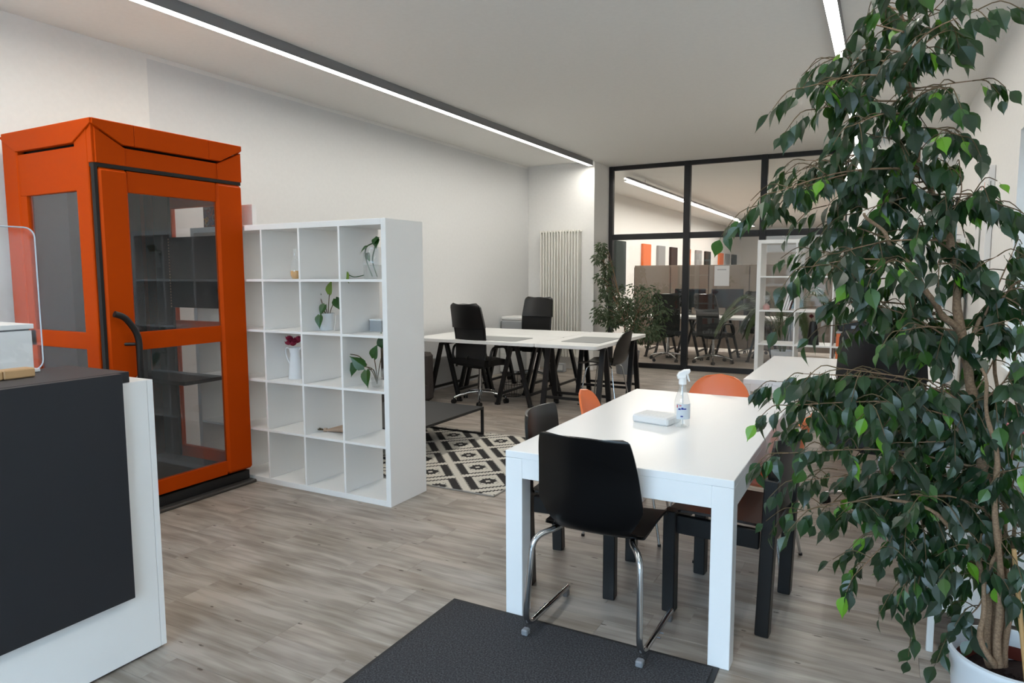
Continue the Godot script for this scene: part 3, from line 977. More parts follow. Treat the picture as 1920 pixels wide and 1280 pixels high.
	sl.span(V(x1 - 0.05, 2.090, z0 + 0.006), V(x1 - 0.006, 2.112, z1 - 0.006))
	obj("door_seal", sl, M.seal, t)
	# the door
	var d := Node3D.new()
	d.name = "door"
	t.add_child(d)
	d.position = V(x1, 0, 0)
	var st1 := MB.new()
	st1.span(V(-0.045, 0.10, -2.538), V(0.006, 2.088, -2.362), 0.016)
	obj("stile", st1, O, d)
	var st2 := MB.new()
	st2.span(V(-0.045, 0.10, -3.355), V(0.006, 2.088, -3.146), 0.016)
	obj("stile", st2, O, d)
	for y in [[1.962, 2.086], [1.025, 1.134], [0.10, 0.194]]:
		box1("rail", V(-0.042, y[0], -3.146), V(-0.006, y[1], -2.538), O, d, 0.003)
	for y in [[1.134, 1.962], [0.194, 1.025]]:
		box1("pane", V(-0.022, y[0], -3.146), V(-0.016, y[1], -2.538), M.booth_glass, d, 0.0)
	var hn := MB.new()
	hn.tube(bend([V(0.055, 1.255, -2.375), V(0.062, 1.235, -2.43), V(0.068, 1.13, -2.505), V(0.068, 0.60, -2.505)], 0.06), 0.0185, 12)
	hn.tube([V(0.0, 1.07, -2.46), V(0.066, 1.07, -2.505)], 0.010, 10)
	hn.tube([V(0.0, 0.64, -2.46), V(0.066, 0.64, -2.505)], 0.010, 10)
	obj("handle", hn, M.black_plastic, d)
	var lk := MB.new()
	lk.tube([V(0.0, 0.86, -2.52), V(0.02, 0.86, -2.52)], 0.017, 14)
	obj("lock", lk, M.chrome, d)
	# a dark chair standing in the booth
	var s := thing("booth_stool", "black chair standing inside the orange phone booth", "chair", V(-4.60, 0.11, -2.78), 35.0)
	var bk := MB.new()
	bk.sheet(func(u, v): return V((u - 0.5) * 0.36 * sqrt(maxf(0.02, 1.0 - pow(v, 6.0))), 0.52 + v * 0.52, -0.18 - 0.05 * v + 0.05 * pow(2 * u - 1, 2)), 8, 10, 0.03)
	obj("backrest", bk, M.black_plastic, s)
	var se := MB.new()
	se.prism(round_rect(0.40, 0.40, 0.10), Transform3D(Basis(V(1, 0, 0), V(0, 0, 1), V(0, -1, 0)), V(0, 0.46, 0)), 0.05, 0.012)
	obj("seat", se, M.black_plastic, s)
	var co := MB.new()
	co.tube([V(0, 0.02, 0), V(0, 0.42, 0)], 0.025, 12)
	obj("column", co, M.black_plastic, s)
	var ba := MB.new()
	ba.lathe([Vector2(0.0, 0.03), Vector2(0.05, 0.03), Vector2(0.20, 0.012), Vector2(0.21, 0.0), Vector2(0.0, 0.0)], 24)
	obj("base", ba, M.black_plastic, s)

# ---------------------------------------------------------------- reception
func build_reception() -> void:
	var t := thing("reception_counter", "white reception counter with an anthracite front and top", "counter", V(-2.46, 0, 0))
	var b := MB.new()
	b.span(V(-0.34, 0.012, -1.613), V(-0.0, 1.078, 0.55), 0.0015)
	obj("body", b, M.white_board, t)
	box1("end_panel", V(-0.335, 0.012, -1.638), V(-0.001, 1.077, -1.6145), M.white_board, t, 0.001)
	box1("foot", V(-0.32, 0.0, -1.60), V(-0.02, 0.012, 0.5), M.plinth, t, 0.0)
	box1("front_panel", V(0.002, 0.268, -1.50), V(0.032, 1.118, 0.55), M.anthracite, t, 0.001)
	box1("counter_top", V(-0.385, 1.079, -1.545), V(0.0015, 1.119, 0.55), M.anthracite, t, 0.001)
	# screen on the counter
	var a := thing("acrylic_screen", "clear acrylic screen with rounded corners standing on the counter", "screen", V(-2.80, 1.12, 0))
	var poly := PackedVector2Array()
	for q in round_rect(1.55, 0.53, 0.035, 5):
		poly.append(q + Vector2(0.65, 0.268))
	var s := MB.new()
	s.prism(poly, Transform3D(Basis(V(0, 0, 1), V(0, 1, 0), V(-1, 0, 0)), V(0.0025, 0, -1.302)), 0.005, 0.0)
	obj("sheet", s, M.acrylic, a)
	var e := MB.new()
	var rim: Array = []
	for q in poly:
		rim.append(V(0, q.y, q.x - 1.302))
	rim.append(rim[0])
	e.tube(rim, 0.0028, 6, false)
	obj("polished_edge", e, M.acrylic_edge, a)
	var ft := MB.new()
	ft.span(V(-0.05, 0.0, -1.39), V(0.05, 0.012, -1.36), 0.002)
	obj("foot", ft, M.white_gloss, a)
	var w := thing("wooden_holder", "pale wooden slat lying on the reception counter top", "wooden slat", V(-2.665, 1.1195, 0))
	for z in [[-1.315, -1.215], [-1.213, -0.95], [-0.948, -0.70]]:
		box1("slat", V(-0.03, 0, z[0]), V(0.03, 0.032, z[1]), M.oak, w, 0.004)
	# cabinet behind the counter
	var c := thing("filing_cabinet", "white cabinet with a thin top behind the reception counter", "cabinet", V(-3.62, 0, -1.2))
	box1("carcass", V(-0.22, 0.02, -0.495), V(0.215, 1.228, 0.6), M.white_board, c)
	box1("top_board", V(-0.225, 1.236, -0.502), V(0.222, 1.258, 0.6), M.white_board, c)
	box1("shadow_gap", V(-0.21, 1.2275, -0.488), V(0.208, 1.2365, 0.59), M.plinth, c, 0.0)
	for z in [[-0.492, 0.05], [0.054, 0.597]]:
		box1("door", V(0.2155, 0.06, z[0]), V(0.2185, 1.224, z[1]), M.white_board, c, 0.001)
	box1("foot", V(-0.2, 0.0, -0.47), V(0.19, 0.02, 0.57), M.plinth, c, 0.0)

# ---------------------------------------------------------------- cube shelves
func cube_shelf(label: String, x1: float, z_front: float, cols := 5) -> Node3D:
	var w := 0.351 * cols + 0.06
	var t := thing("cube_shelf", label, "shelf", V(x1 - w, 0, z_front), 0.0)
	var d := -0.385
	var f := 0.038
	var m: Material = M.white_board
	box1("side_panel", V(0, 0, d), V(f, 1.82, 0), m, t, 0.0015)
	box1("side_panel", V(w - f, 0, d), V(w, 1.82, 0), m, t, 0.0015)
	box1("top_panel", V(f, 1.82 - f, d), V(w - f, 1.82, 0), m, t, 0.0015)
	box1("base_panel", V(f, 0, d), V(w - f, f, 0), m, t, 0.0015)
	var pitch := (w - 2 * f + 0.016) / cols
	var rise := (1.82 - 2 * f + 0.016) / 5.0
	for k in range(1, 5):
		box1("shelf_board", V(f, f + k * rise - 0.016, d), V(w - f, f + k * rise, -0.002), m, t, 0.001)
	for k in range(1, cols):
		for r in 5:
			box1("divider", V(f + k * pitch - 0.016, f + r * rise, d), V(f + k * pitch, f + (r + 1) * rise - 0.016, -0.001), m, t, 0.0008)
	return t

func leaf_shape(b: MB, at: Vector3, along: Vector3, up: Vector3, ln: float, wd: float, heart := 0.0, droop := 0.25) -> void:
	# one leaf blade from its stalk to its tip, folded along the midrib
	var y := along.normalized()
	var x := y.cross(up).normalized()
	var z := x.cross(y)
	var prof := [0.0, 0.62, 0.96, 1.0, 0.82, 0.45, 0.12, 0.0] if heart == 0.0 else [0.35, 0.95, 1.0, 0.88, 0.66, 0.38, 0.12, 0.0]
	var m := prof.size()
	var mid: Array[Vector3] = []
	var lf: Array[Vector3] = []
	var rt: Array[Vector3] = []
	for i in m:
		var t := float(i) / (m - 1)
		var c := at + y * ln * t - z * ln * droop * t * t
		var wdt: float = prof[i] * wd * 0.5
		mid.append(c)
		var s := t - (0.10 * heart if i == 0 else 0.0)
		var e := at + y * ln * s - z * ln * droop * t * t + z * wdt * 0.28
		lf.append(e + x * wdt)
		rt.append(e - x * wdt)
	for i in m - 1:
		for s in [lf, rt]:
			var nn: Vector3 = (mid[i + 1] - mid[i]).cross(s[i] - mid[i] + (s[i + 1] - mid[i + 1]))
			if nn.dot(z) < 0.0: nn = -nn
			nn = nn.normalized()
			b.tri(mid[i], mid[i + 1], s[i + 1], nn, nn, nn)
			b.tri(mid[i], s[i + 1], s[i], nn, nn, nn)

func shelf_items() -> void:
	# carafe, top row
	var t := thing("glass_carafe", "clear drop-shaped carafe with amber liquid on the top row of the near shelf", "carafe", V(-3.628, 1.4425, -3.52))
	var g := MB.new()
	g.lathe([Vector2(0.0, 0.004), Vector2(0.022, 0.004), Vector2(0.034, 0.025), Vector2(0.036, 0.05), Vector2(0.030, 0.09), Vector2(0.018, 0.14), Vector2(0.012, 0.19), Vector2(0.014, 0.215)], 20)
	obj("bulb", g, M.clear_glass, t)
	var l := MB.new()
	l.lathe([Vector2(0.0, 0.005), Vector2(0.021, 0.006), Vector2(0.032, 0.026), Vector2(0.034, 0.05), Vector2(0.033, 0.062), Vector2(0.0, 0.062)], 20)
	obj("liquid", l, M.amber, t)
	# jar with cuttings, top right cell
	t = thing("cutting_jar", "square-shouldered glass jar of water with trailing pothos cuttings, top right cell", "jar", V(-2.905, 1.4425, -3.50))
	g = MB.new()
	g.lathe([Vector2(0.0, 0.004), Vector2(0.066, 0.004), Vector2(0.072, 0.012), Vector2(0.072, 0.165), Vector2(0.060, 0.185), Vector2(0.060, 0.205), Vector2(0.064, 0.208)], 26)
	obj("jar_glass", g, M.clear_glass, t)
	l = MB.new()
	l.lathe([Vector2(0.0, 0.006), Vector2(0.068, 0.008), Vector2(0.069, 0.095), Vector2(0.0, 0.095)], 24)
	obj("water", l, M.water, t)
	var stem := MB.new()
	stem.tube(arc([V(-0.01, 0.02, 0.01), V(-0.04, 0.10, 0.02), V(-0.05, 0.17, 0.03), V(-0.02, 0.215, 0.04), V(0.05, 0.235, 0.05)]), 0.004, 6)
	stem.tube(arc([V(0.02, 0.02, 0.0), V(0.01, 0.12, 0.03), V(0.03, 0.20, 0.03), V(0.07, 0.26, 0.06)]), 0.004, 6)
	stem.tube(arc([V(-0.06, 0.03, 0.03), V(-0.12, 0.018, 0.06), V(-0.165, 0.04, 0.08)]), 0.003, 6)
	obj("stems", stem, M.pothos, t)
	for q in [[V(-0.175, 0.045, 0.08), V(0.5, -1, 0.3), V(0, 0.5, 1), 0.075, 0.055, 1], [V(-0.02, 0.21, 0.04), V(-0.8, -0.5, 0.4), V(0, 1, 0.6), 0.07, 0.05, 0], [V(0.05, 0.235, 0.05), V(0.6, 0.4, 0.5), V(0, 0.6, 1), 0.08, 0.06, 0], [V(0.07, 0.26, 0.06), V(0.2, -1, 0.5), V(0.2, 0.4, 1), 0.07, 0.055, 0], [V(-0.04, 0.17, 0.02), V(0.3, -1, 0.1), V(0, 0.2, 1), 0.06, 0.045, 0]]:
		var lf := MB.new()
		leaf_shape(lf, q[0], q[1], q[2], q[3], q[4], 1.0)
		obj("leaf", lf, M.pothos_light if q[5] else M.pothos, t)
	# cup with pothos, second row
	t = thing("potted_pothos", "small green pothos in a plain white cup, second row of the shelf", "plant", V(-3.382, 1.0915, -3.56))
	g = MB.new()
	g.lathe([Vector2(0.0, 0.0), Vector2(0.043, 0.0), Vector2(0.047, 0.006), Vector2(0.053, 0.12), Vector2(0.050, 0.12), Vector2(0.045, 0.012), Vector2(0.0, 0.012)], 24)
	obj("cup", g, M.porcelain, t)
	stem = MB.new()
	var tips := [V(-0.10, 0.205, 0.03), V(-0.045, 0.24, 0.02), V(0.055, 0.255, 0.03), V(0.04, 0.18, 0.06), V(0.03, 0.11, 0.10), V(0.10, 0.22, 0.02)]
	for p in tips:
		stem.tube(arc([V(p.x * 0.1, 0.02, 0), V(p.x * 0.35, 0.13, p.z * 0.3), p]), 0.0028, 6)
	obj("stems", stem, M.twig, t)
	var dirs := [V(-1, -0.1, 0.3), V(-0.9, 0.5, 0.3), V(0.3, 0.9, 0.2), V(-0.3, -1, 0.5), V(0.1, -1, 0.3), V(0.6, -0.7, 0.3)]
	for i in tips.size():
		var lf := MB.new()
		leaf_shape(lf, tips[i], dirs[i], V(0.1, 0.5, 1), 0.085 + 0.01 * (i % 3), 0.066, 1.0, 0.15)
		obj("leaf", lf, M.pothos_light if i in [2] else M.pothos, t)
	# white card leaning by the plant, and a small grey box to the right
	t = thing("greeting_card", "white card leaning beside the cup plant on the shelf", "card", V(-3.275, 1.0915, -3.56))
	var cd := MB.new()
	cd.box(V(0, 0.055, 0), V(0.003, 0.11, 0.08), 0.0, Basis(V(0, 0, 1), deg_to_rad(-10)))
	obj("sheet", cd, M.paper, t)
	t = thing("small_box", "small grey box at the back of the second row, rightmost cell", "box", V(-3.0, 1.0915, -3.66))
	box1("carton", V(-0.05, 0, -0.05), V(0.05, 0.075, 0.05), M.grey_plastic, t)
	box1("lid", V(-0.052, 0.075, -0.052), V(0.052, 0.085, 0.052), M.paper, t)
	# jug of flowers, third row
	t = thing("flower_jug", "tall white enamel jug of dark pink flowers on the middle shelf row", "jug", V(-3.655, 0.7405, -3.52))
	g = MB.new()
	g.lathe([Vector2(0.0, 0.0), Vector2(0.052, 0.0), Vector2(0.054, 0.004), Vector2(0.040, 0.14), Vector2(0.036, 0.18), Vector2(0.046, 0.222), Vector2(0.043, 0.222), Vector2(0.033, 0.18), Vector2(0.0, 0.17)], 24)
	obj("jug_body", g, M.porcelain, t)
	var h := MB.new()
	h.tube(arc([V(-0.042, 0.21, 0.0), V(-0.085, 0.215, 0.0), V(-0.092, 0.17, 0.0), V(-0.045, 0.08, 0.0)]), 0.0055, 8)
	obj("handle", h, M.porcelain, t)
	var sp := MB.new()
	sp.prism(PackedVector2Array([Vector2(0.03, 0.19), Vector2(0.045, 0.222), Vector2(0.068, 0.232)]), Transform3D(Basis.IDENTITY, V(0, 0, -0.006)), 0.012)
	obj("spout", sp, M.porcelain, t)
	for i in 9:
		var a := i * 2.4
		var c := V(cos(a) * 0.045 * sqrt(i / 4.0) - 0.015, 0.255 + 0.02 * sin(i * 1.7), sin(a) * 0.035)
		var fl := MB.new()
		for k in 7:
			var b2 := k * TAU / 7
			leaf_shape(fl, c, V(cos(b2), 0.5, sin(b2)), V(-cos(b2) * 0.5, 1, -sin(b2) * 0.5), 0.042, 0.042, 0.0, -0.35)
			leaf_shape(fl, c, V(cos(b2 + 0.4), 1.5, sin(b2 + 0.4)), V(-cos(b2), 0.4, -sin(b2)), 0.036, 0.036, 0.0, -0.4)
		obj("flower", fl, M.petal, t)
	# glass of pothos, third row right
	t = thing("cutting_glass", "drinking glass with broad pothos leaves in the middle row, right cell", "plant", V(-2.905, 0.7405, -3.50))
	g = MB.new()
	g.lathe([Vector2(0.0, 0.003), Vector2(0.036, 0.003), Vector2(0.046, 0.115), Vector2(0.048, 0.116)], 22)
	obj("glass", g, M.clear_glass, t)
	l = MB.new()
	l.lathe([Vector2(0.0, 0.006), Vector2(0.034, 0.006), Vector2(0.040, 0.06), Vector2(0.0, 0.06)], 20)
	obj("water", l, M.water, t)
	tips = [V(-0.12, 0.155, 0.06), V(-0.045, 0.14, 0.07), V(0.03, 0.20, 0.06), V(0.0, 0.12, 0.1), V(0.06, 0.27, 0.0)]
	dirs = [V(-0.35, -1, 0.35), V(-0.6, 0.5, 0.4), V(0.3, 1, 0.1), V(0.3, -1, 0.4), V(-0.2, 1, 0.1)]
	stem = MB.new()
	for p in tips:
		stem.tube(arc([V(0.0, 0.02, 0), V(p.x * 0.3, 0.115, p.z * 0.3), p]), 0.003, 6)
	stem.tube(arc([V(-0.04, 0.15, 0.05), V(-0.10, 0.205, 0.06), V(-0.19, 0.215, 0.07)]), 0.003, 6)
	obj("stems", stem, M.twig, t)
	for i in tips.size():
		var lf := MB.new()
		leaf_shape(lf, tips[i], dirs[i], V(-0.1, 0.3, 1), 0.10 + 0.02 * (i % 2), 0.085, 1.0, 0.12)
		obj("leaf", lf, M.pothos, t)
	# wrapped bundle, fourth row
	t = thing("wrapped_bundle", "beige wrapped bundle tied at its narrow end, lying on the fourth row", "bundle", V(-3.30, 0.3895, -3.52), 14.0)
	g = MB.new()
	g.sheet(func(u, v): return V(-0.07 + 0.20 * v, 0.004 + (0.012 + 0.055 * v) * (0.5 + 0.5 * sin(u * TAU)) * (1.0 + 0.10 * sin(u * 25.0)), (0.012 + 0.05 * v) * cos(u * TAU)), 28, 10)
	obj("paper_wrap", g, M.kraft, t)
	g = MB.new()
	for k in 5:
		g.tube([V(-0.07, 0.012, 0.0), V(-0.15, 0.012 + 0.008 * (k % 3), -0.015 + 0.009 * k)], 0.003, 6)
	obj("stalks", g, M.twig, t)
	g = MB.new()
	g.tube([V(-0.085, 0.012, 0), V(-0.065, 0.012, 0)], 0.014, 10)
	obj("tie", g, M.kraft, t)
	# on top of the shelf: a painted canvas and a white block
	t = thing("painted_canvas", "small canvas of swirling blue and orange paint standing on the near shelf", "painting", V(-4.33, 1.8215, -3.47))
	box1("canvas", V(-0.16, 0, -0.01), V(0.16, 0.165, 0.008), M.paper, t)
	g = MB.new()
	g.quad(V(-0.159, 0.001, 0.0085), V(0.159, 0.001, 0.0085), V(0.159, 0.164, 0.0085), V(-0.159, 0.164, 0.0085), V(0, 0, 1))
	obj("paint", g, textured("art_swirl", art_image(160, 90, Color(0.10, 0.12, 0.16), [Color(0.20, 0.35, 0.55), Color(0.78, 0.36, 0.10), Color(0.12, 0.2, 0.4), Color(0.8, 0.62, 0.2), Color(0.45, 0.1, 0.1), Color(0.5, 0.6, 0.65)], 7, 70)), t)
	t = thing("white_canvas", "blank white block standing on the near shelf beside the booth", "canvas", V(-4.03, 1.8215, -3.48))
	box1("block", V(-0.075, 0, -0.03), V(0.05, 0.155, 0.01), M.paper, t)
	box1("back_batten", V(-0.07, 0, -0.034), V(0.045, 0.02, -0.031), M.oak, t)

# ---------------------------------------------------------------- tables
func leg_table(called: String, label: String, x0: float, x1: float, z0: float, z1: float, h: float, leg := 0.08, top := 0.03, apron := 0.085) -> Node3D:
	var t := thing(called, label, "table", V((x0 + x1) / 2, 0, (z0 + z1) / 2))
	var w := (x1 - x0) / 2
	var d := (z1 - z0) / 2
	var m: Material = M.white_gloss
	box1("tabletop", V(-w, h - top, -d), V(w, h, d), m, t, 0.002)
	for sx in [-1.0, 1.0]:
		for sz in [-1.0, 1.0]:
			box1("leg", V(minf(sx * w, sx * (w - leg)), 0, minf(sz * d, sz * (d - leg))), V(maxf(sx * w, sx * (w - leg)), h - top - 0.0008, maxf(sz * d, sz * (d - leg))), m, t, 0.002)
	for s in [-1.0, 1.0]:
		box1("apron", V(-w + leg, h - top - apron, s * (d - 0.012) - 0.011), V(w - leg, h - top, s * (d - 0.012) + 0.011), m, t, 0.001)
		box1("apron", V(s * (w - 0.012) - 0.011, h - top - apron, -d + leg), V(s * (w - 0.012) + 0.011, h - top, d - leg), m, t, 0.001)
	return t

# ---------------------------------------------------------------- chairs
func shell_profile(v: float) -> Vector2:
	# (depth z, height y) of the middle line of a moulded chair from its front lip to the top of its back
	var p := [Vector2(0.225, 0.425), Vector2(0.20, 0.445), Vector2(0.05, 0.45), Vector2(-0.10, 0.435), Vector2(-0.175, 0.445), Vector2(-0.215, 0.505), Vector2(-0.235, 0.60), Vector2(-0.265, 0.72), Vector2(-0.29, 0.80)]
	var s := v * (p.size() - 1)
	var i := mini(int(s), p.size() - 2)
	var f := s - i
	var a: Vector2 = p[maxi(i - 1, 0)]
	var b: Vector2 = p[i]
	var c: Vector2 = p[i + 1]
	var d: Vector2 = p[mini(i + 2, p.size() - 1)]
	return b.cubic_interpolate(c, a, d, f)

func shell_chair(called: String, label: String, m: Material, at: Vector3, turn: float, group: String) -> Node3D:
	var t := thing(called, label, "chair", at, turn, group)
	var s := MB.new()
	s.sheet(func(u, v):
		var c := shell_profile(v)
		var w := 0.40
		if v < 0.08: w = 0.36 + 0.04 * sqrt(v / 0.08)
		elif v < 0.45: w = 0.40 + 0.02 * sin((v - 0.08) / 0.37 * PI) - 0.05 * smoothstep(0.3, 0.45, v)
		elif v < 0.70: w = lerpf(0.35, 0.43, smoothstep(0.45, 0.70, v))
		else: w = 0.43 * sqrt(maxf(0.0, 1.0 - pow((v - 0.70) / 0.30, 2.0)))
		var x: float = (u - 0.5) * w
		var dish := pow(2.0 * u - 1.0, 2.0) * 0.022 * (w / 0.42)
		return V(x, c.y + (dish if v < 0.5 else 0.0), c.x + (dish * 1.6 if v >= 0.5 else 0.0)), 12, 36, 0.011)
	obj("shell", s, m, t)
	var hub := MB.new()
	hub.span(V(-0.09, 0.418, -0.09), V(0.09, 0.432, 0.09), 0.004)
	obj("seat_plate", hub, M.dull_steel, t)
	for sx in [-1.0, 1.0]:
		for sz in [-1.0, 1.0]:
			var l := MB.new()
			l.tube(bend([V(sx * 0.04, 0.425, sz * 0.05), V(sx * 0.145, 0.42, sz * 0.14), V(sx * 0.205, 0.0, sz * 0.215)], 0.05), 0.0075, 10)
			var lo := obj("leg", l, M.chrome, t)
			var f := MB.new()
			f.tube([V(sx * 0.2035, 0.012, sz * 0.213), V(sx * 0.205, 0.0, sz * 0.215)], 0.010, 10)
			obj("rubber_foot", f, M.black_plastic, lo)
	return t

func wooden_chair(called: String, label: String, at: Vector3, turn: float, group: String) -> Node3D:
	var t := thing(called, label, "chair", at, turn, group)
	var L := 0.055
	for sx in [-1.0, 1.0]:
		box1("leg", V(sx * 0.2235 - L / 2, 0, 0.20 - L / 2), V(sx * 0.2235 + L / 2, 0.455, 0.20 + L / 2), M.black_wood, t, 0.004)
		var b := MB.new()
		b.bar(V(sx * 0.2235, 0.0, -0.195), V(sx * 0.2235, 0.655, -0.215), L, L, 0.004, V(0, 0, 1))
		obj("leg", b, M.black_wood, t)
		box1("apron", V(sx * 0.215 - 0.014, 0.355, -0.17), V(sx * 0.215 + 0.014, 0.435, 0.175), M.black_wood, t, 0.003)
	box1("apron", V(-0.20, 0.355, 0.185), V(0.20, 0.435, 0.213), M.black_wood, t, 0.003)
	box1("apron", V(-0.20, 0.355, -0.212), V(0.20, 0.435, -0.184), M.black_wood, t, 0.003)
	var s := MB.new()
	s.sheet(func(u, v): return V((u - 0.5) * 0.43, 0.452 - 0.014 * sin(PI * v) * sin(PI * u) + 0.006 * v - 0.02 * pow(v, 8.0), -0.19 + 0.415 * v), 12, 16, 0.011)
	obj("seat", s, M.seat_wood, t)
	var k := MB.new()
	k.sheet(func(u, v):
		var e := 0.225 - 0.03 * pow(absf(2.0 * v - 1.0), 5.0)
		var x: float = (u - 0.5) * 2.0 * e
		return V(x, 0.50 + 0.305 * v, -0.195 - 0.03 * v + 0.055 * pow(2.0 * u - 1.0, 2.0) - 0.045), 14, 12, 0.012)
	obj("backrest", k, M.black_lacquer, t)
	return t

func cantilever_chair(at: Vector3, turn: float) -> void:
	# faces +z; the tube stands under the back of the seat and runs forward along the floor
	var t := thing("cantilever_chair", "black plywood chair on bent chrome tube at the near end of the white table", "chair", at, turn)
	var s := MB.new()
	var p := [Vector2(0.235, 0.425), Vector2(0.20, 0.452), Vector2(0.06, 0.45), Vector2(-0.06, 0.438), Vector2(-0.115, 0.44), Vector2(-0.150, 0.475), Vector2(-0.168, 0.56), Vector2(-0.195, 0.70), Vector2(-0.225, 0.80), Vector2(-0.24, 0.848)]
	s.sheet(func(u, v):
		var q: float = v * (p.size() - 1)
		var i := mini(int(q), p.size() - 2)
		var c: Vector2 = (p[i] as Vector2).cubic_interpolate(p[i + 1], p[maxi(i - 1, 0)], p[mini(i + 2, p.size() - 1)], q - i)
		var w := 0.42
		if v < 0.03: w = 0.38 + 0.04 * sqrt(v / 0.03)
		elif v < 0.40: w = 0.425
		elif v < 0.53: w = lerpf(0.425, 0.315, smoothstep(0.40, 0.53, v))
		elif v < 0.68: w = lerpf(0.315, 0.438, clampf((v - 0.53) / 0.14, 0, 1))
		elif v < 0.95: w = lerpf(0.438, 0.372, (v - 0.68) / 0.27)
		else: w = 0.372 - 0.055 * (1.0 - sqrt(maxf(0.0, 1.0 - pow((v - 0.95) / 0.05, 2.0))))
		var dish := pow(2.0 * u - 1.0, 2.0) * 0.028
		return V((u - 0.5) * w, c.y + (0.008 * pow(2.0 * u - 1.0, 2.0) if v < 0.45 else 0.0), c.x + (dish if v >= 0.45 else 0.0)), 14, 60, 0.011)
	obj("shell", s, M.black_lacquer, t)
	for sx in [-1.0, 1.0]:
		var l := MB.new()
		l.tube(bend([V(sx * 0.15, 0.430, 0.16), V(sx * 0.155, 0.425, -0.10), V(sx * 0.225, 0.405, -0.19), V(sx * 0.241, 0.034, -0.235), V(sx * 0.241, 0.026, 0.20)], 0.085, 8), 0.0125, 14)
		var lo := obj("tube_leg", l, M.chrome, t)
		var f := MB.new()
		f.span(V(sx * 0.241 - 0.0145, 0.0, -0.243), V(sx * 0.241 + 0.0145, 0.026, -0.210), 0.005)
		obj("foot_pad", f, M.pot_grey, lo)
		var g := MB.new()
		g.span(V(sx * 0.241 - 0.012, -0.0096, 0.165), V(sx * 0.241 + 0.012, 0.020, 0.195), 0.003)
		obj("foot_pad", g, M.dull_steel, lo)
		var r := MB.new()
		for z in [-0.04, 0.0]:
			r.tube([V(sx * 0.241, 0.026, z), V(sx * 0.265, 0.026, z)], 0.004, 8)
		obj("link_peg", r, M.dull_steel, lo)
	var c := MB.new()
	c.tube([V(-0.15, 0.430, 0.10), V(0.15, 0.430, 0.10)], 0.010, 10)
	obj("cross_tube", c, M.chrome, t)

var office_proto: Node3D

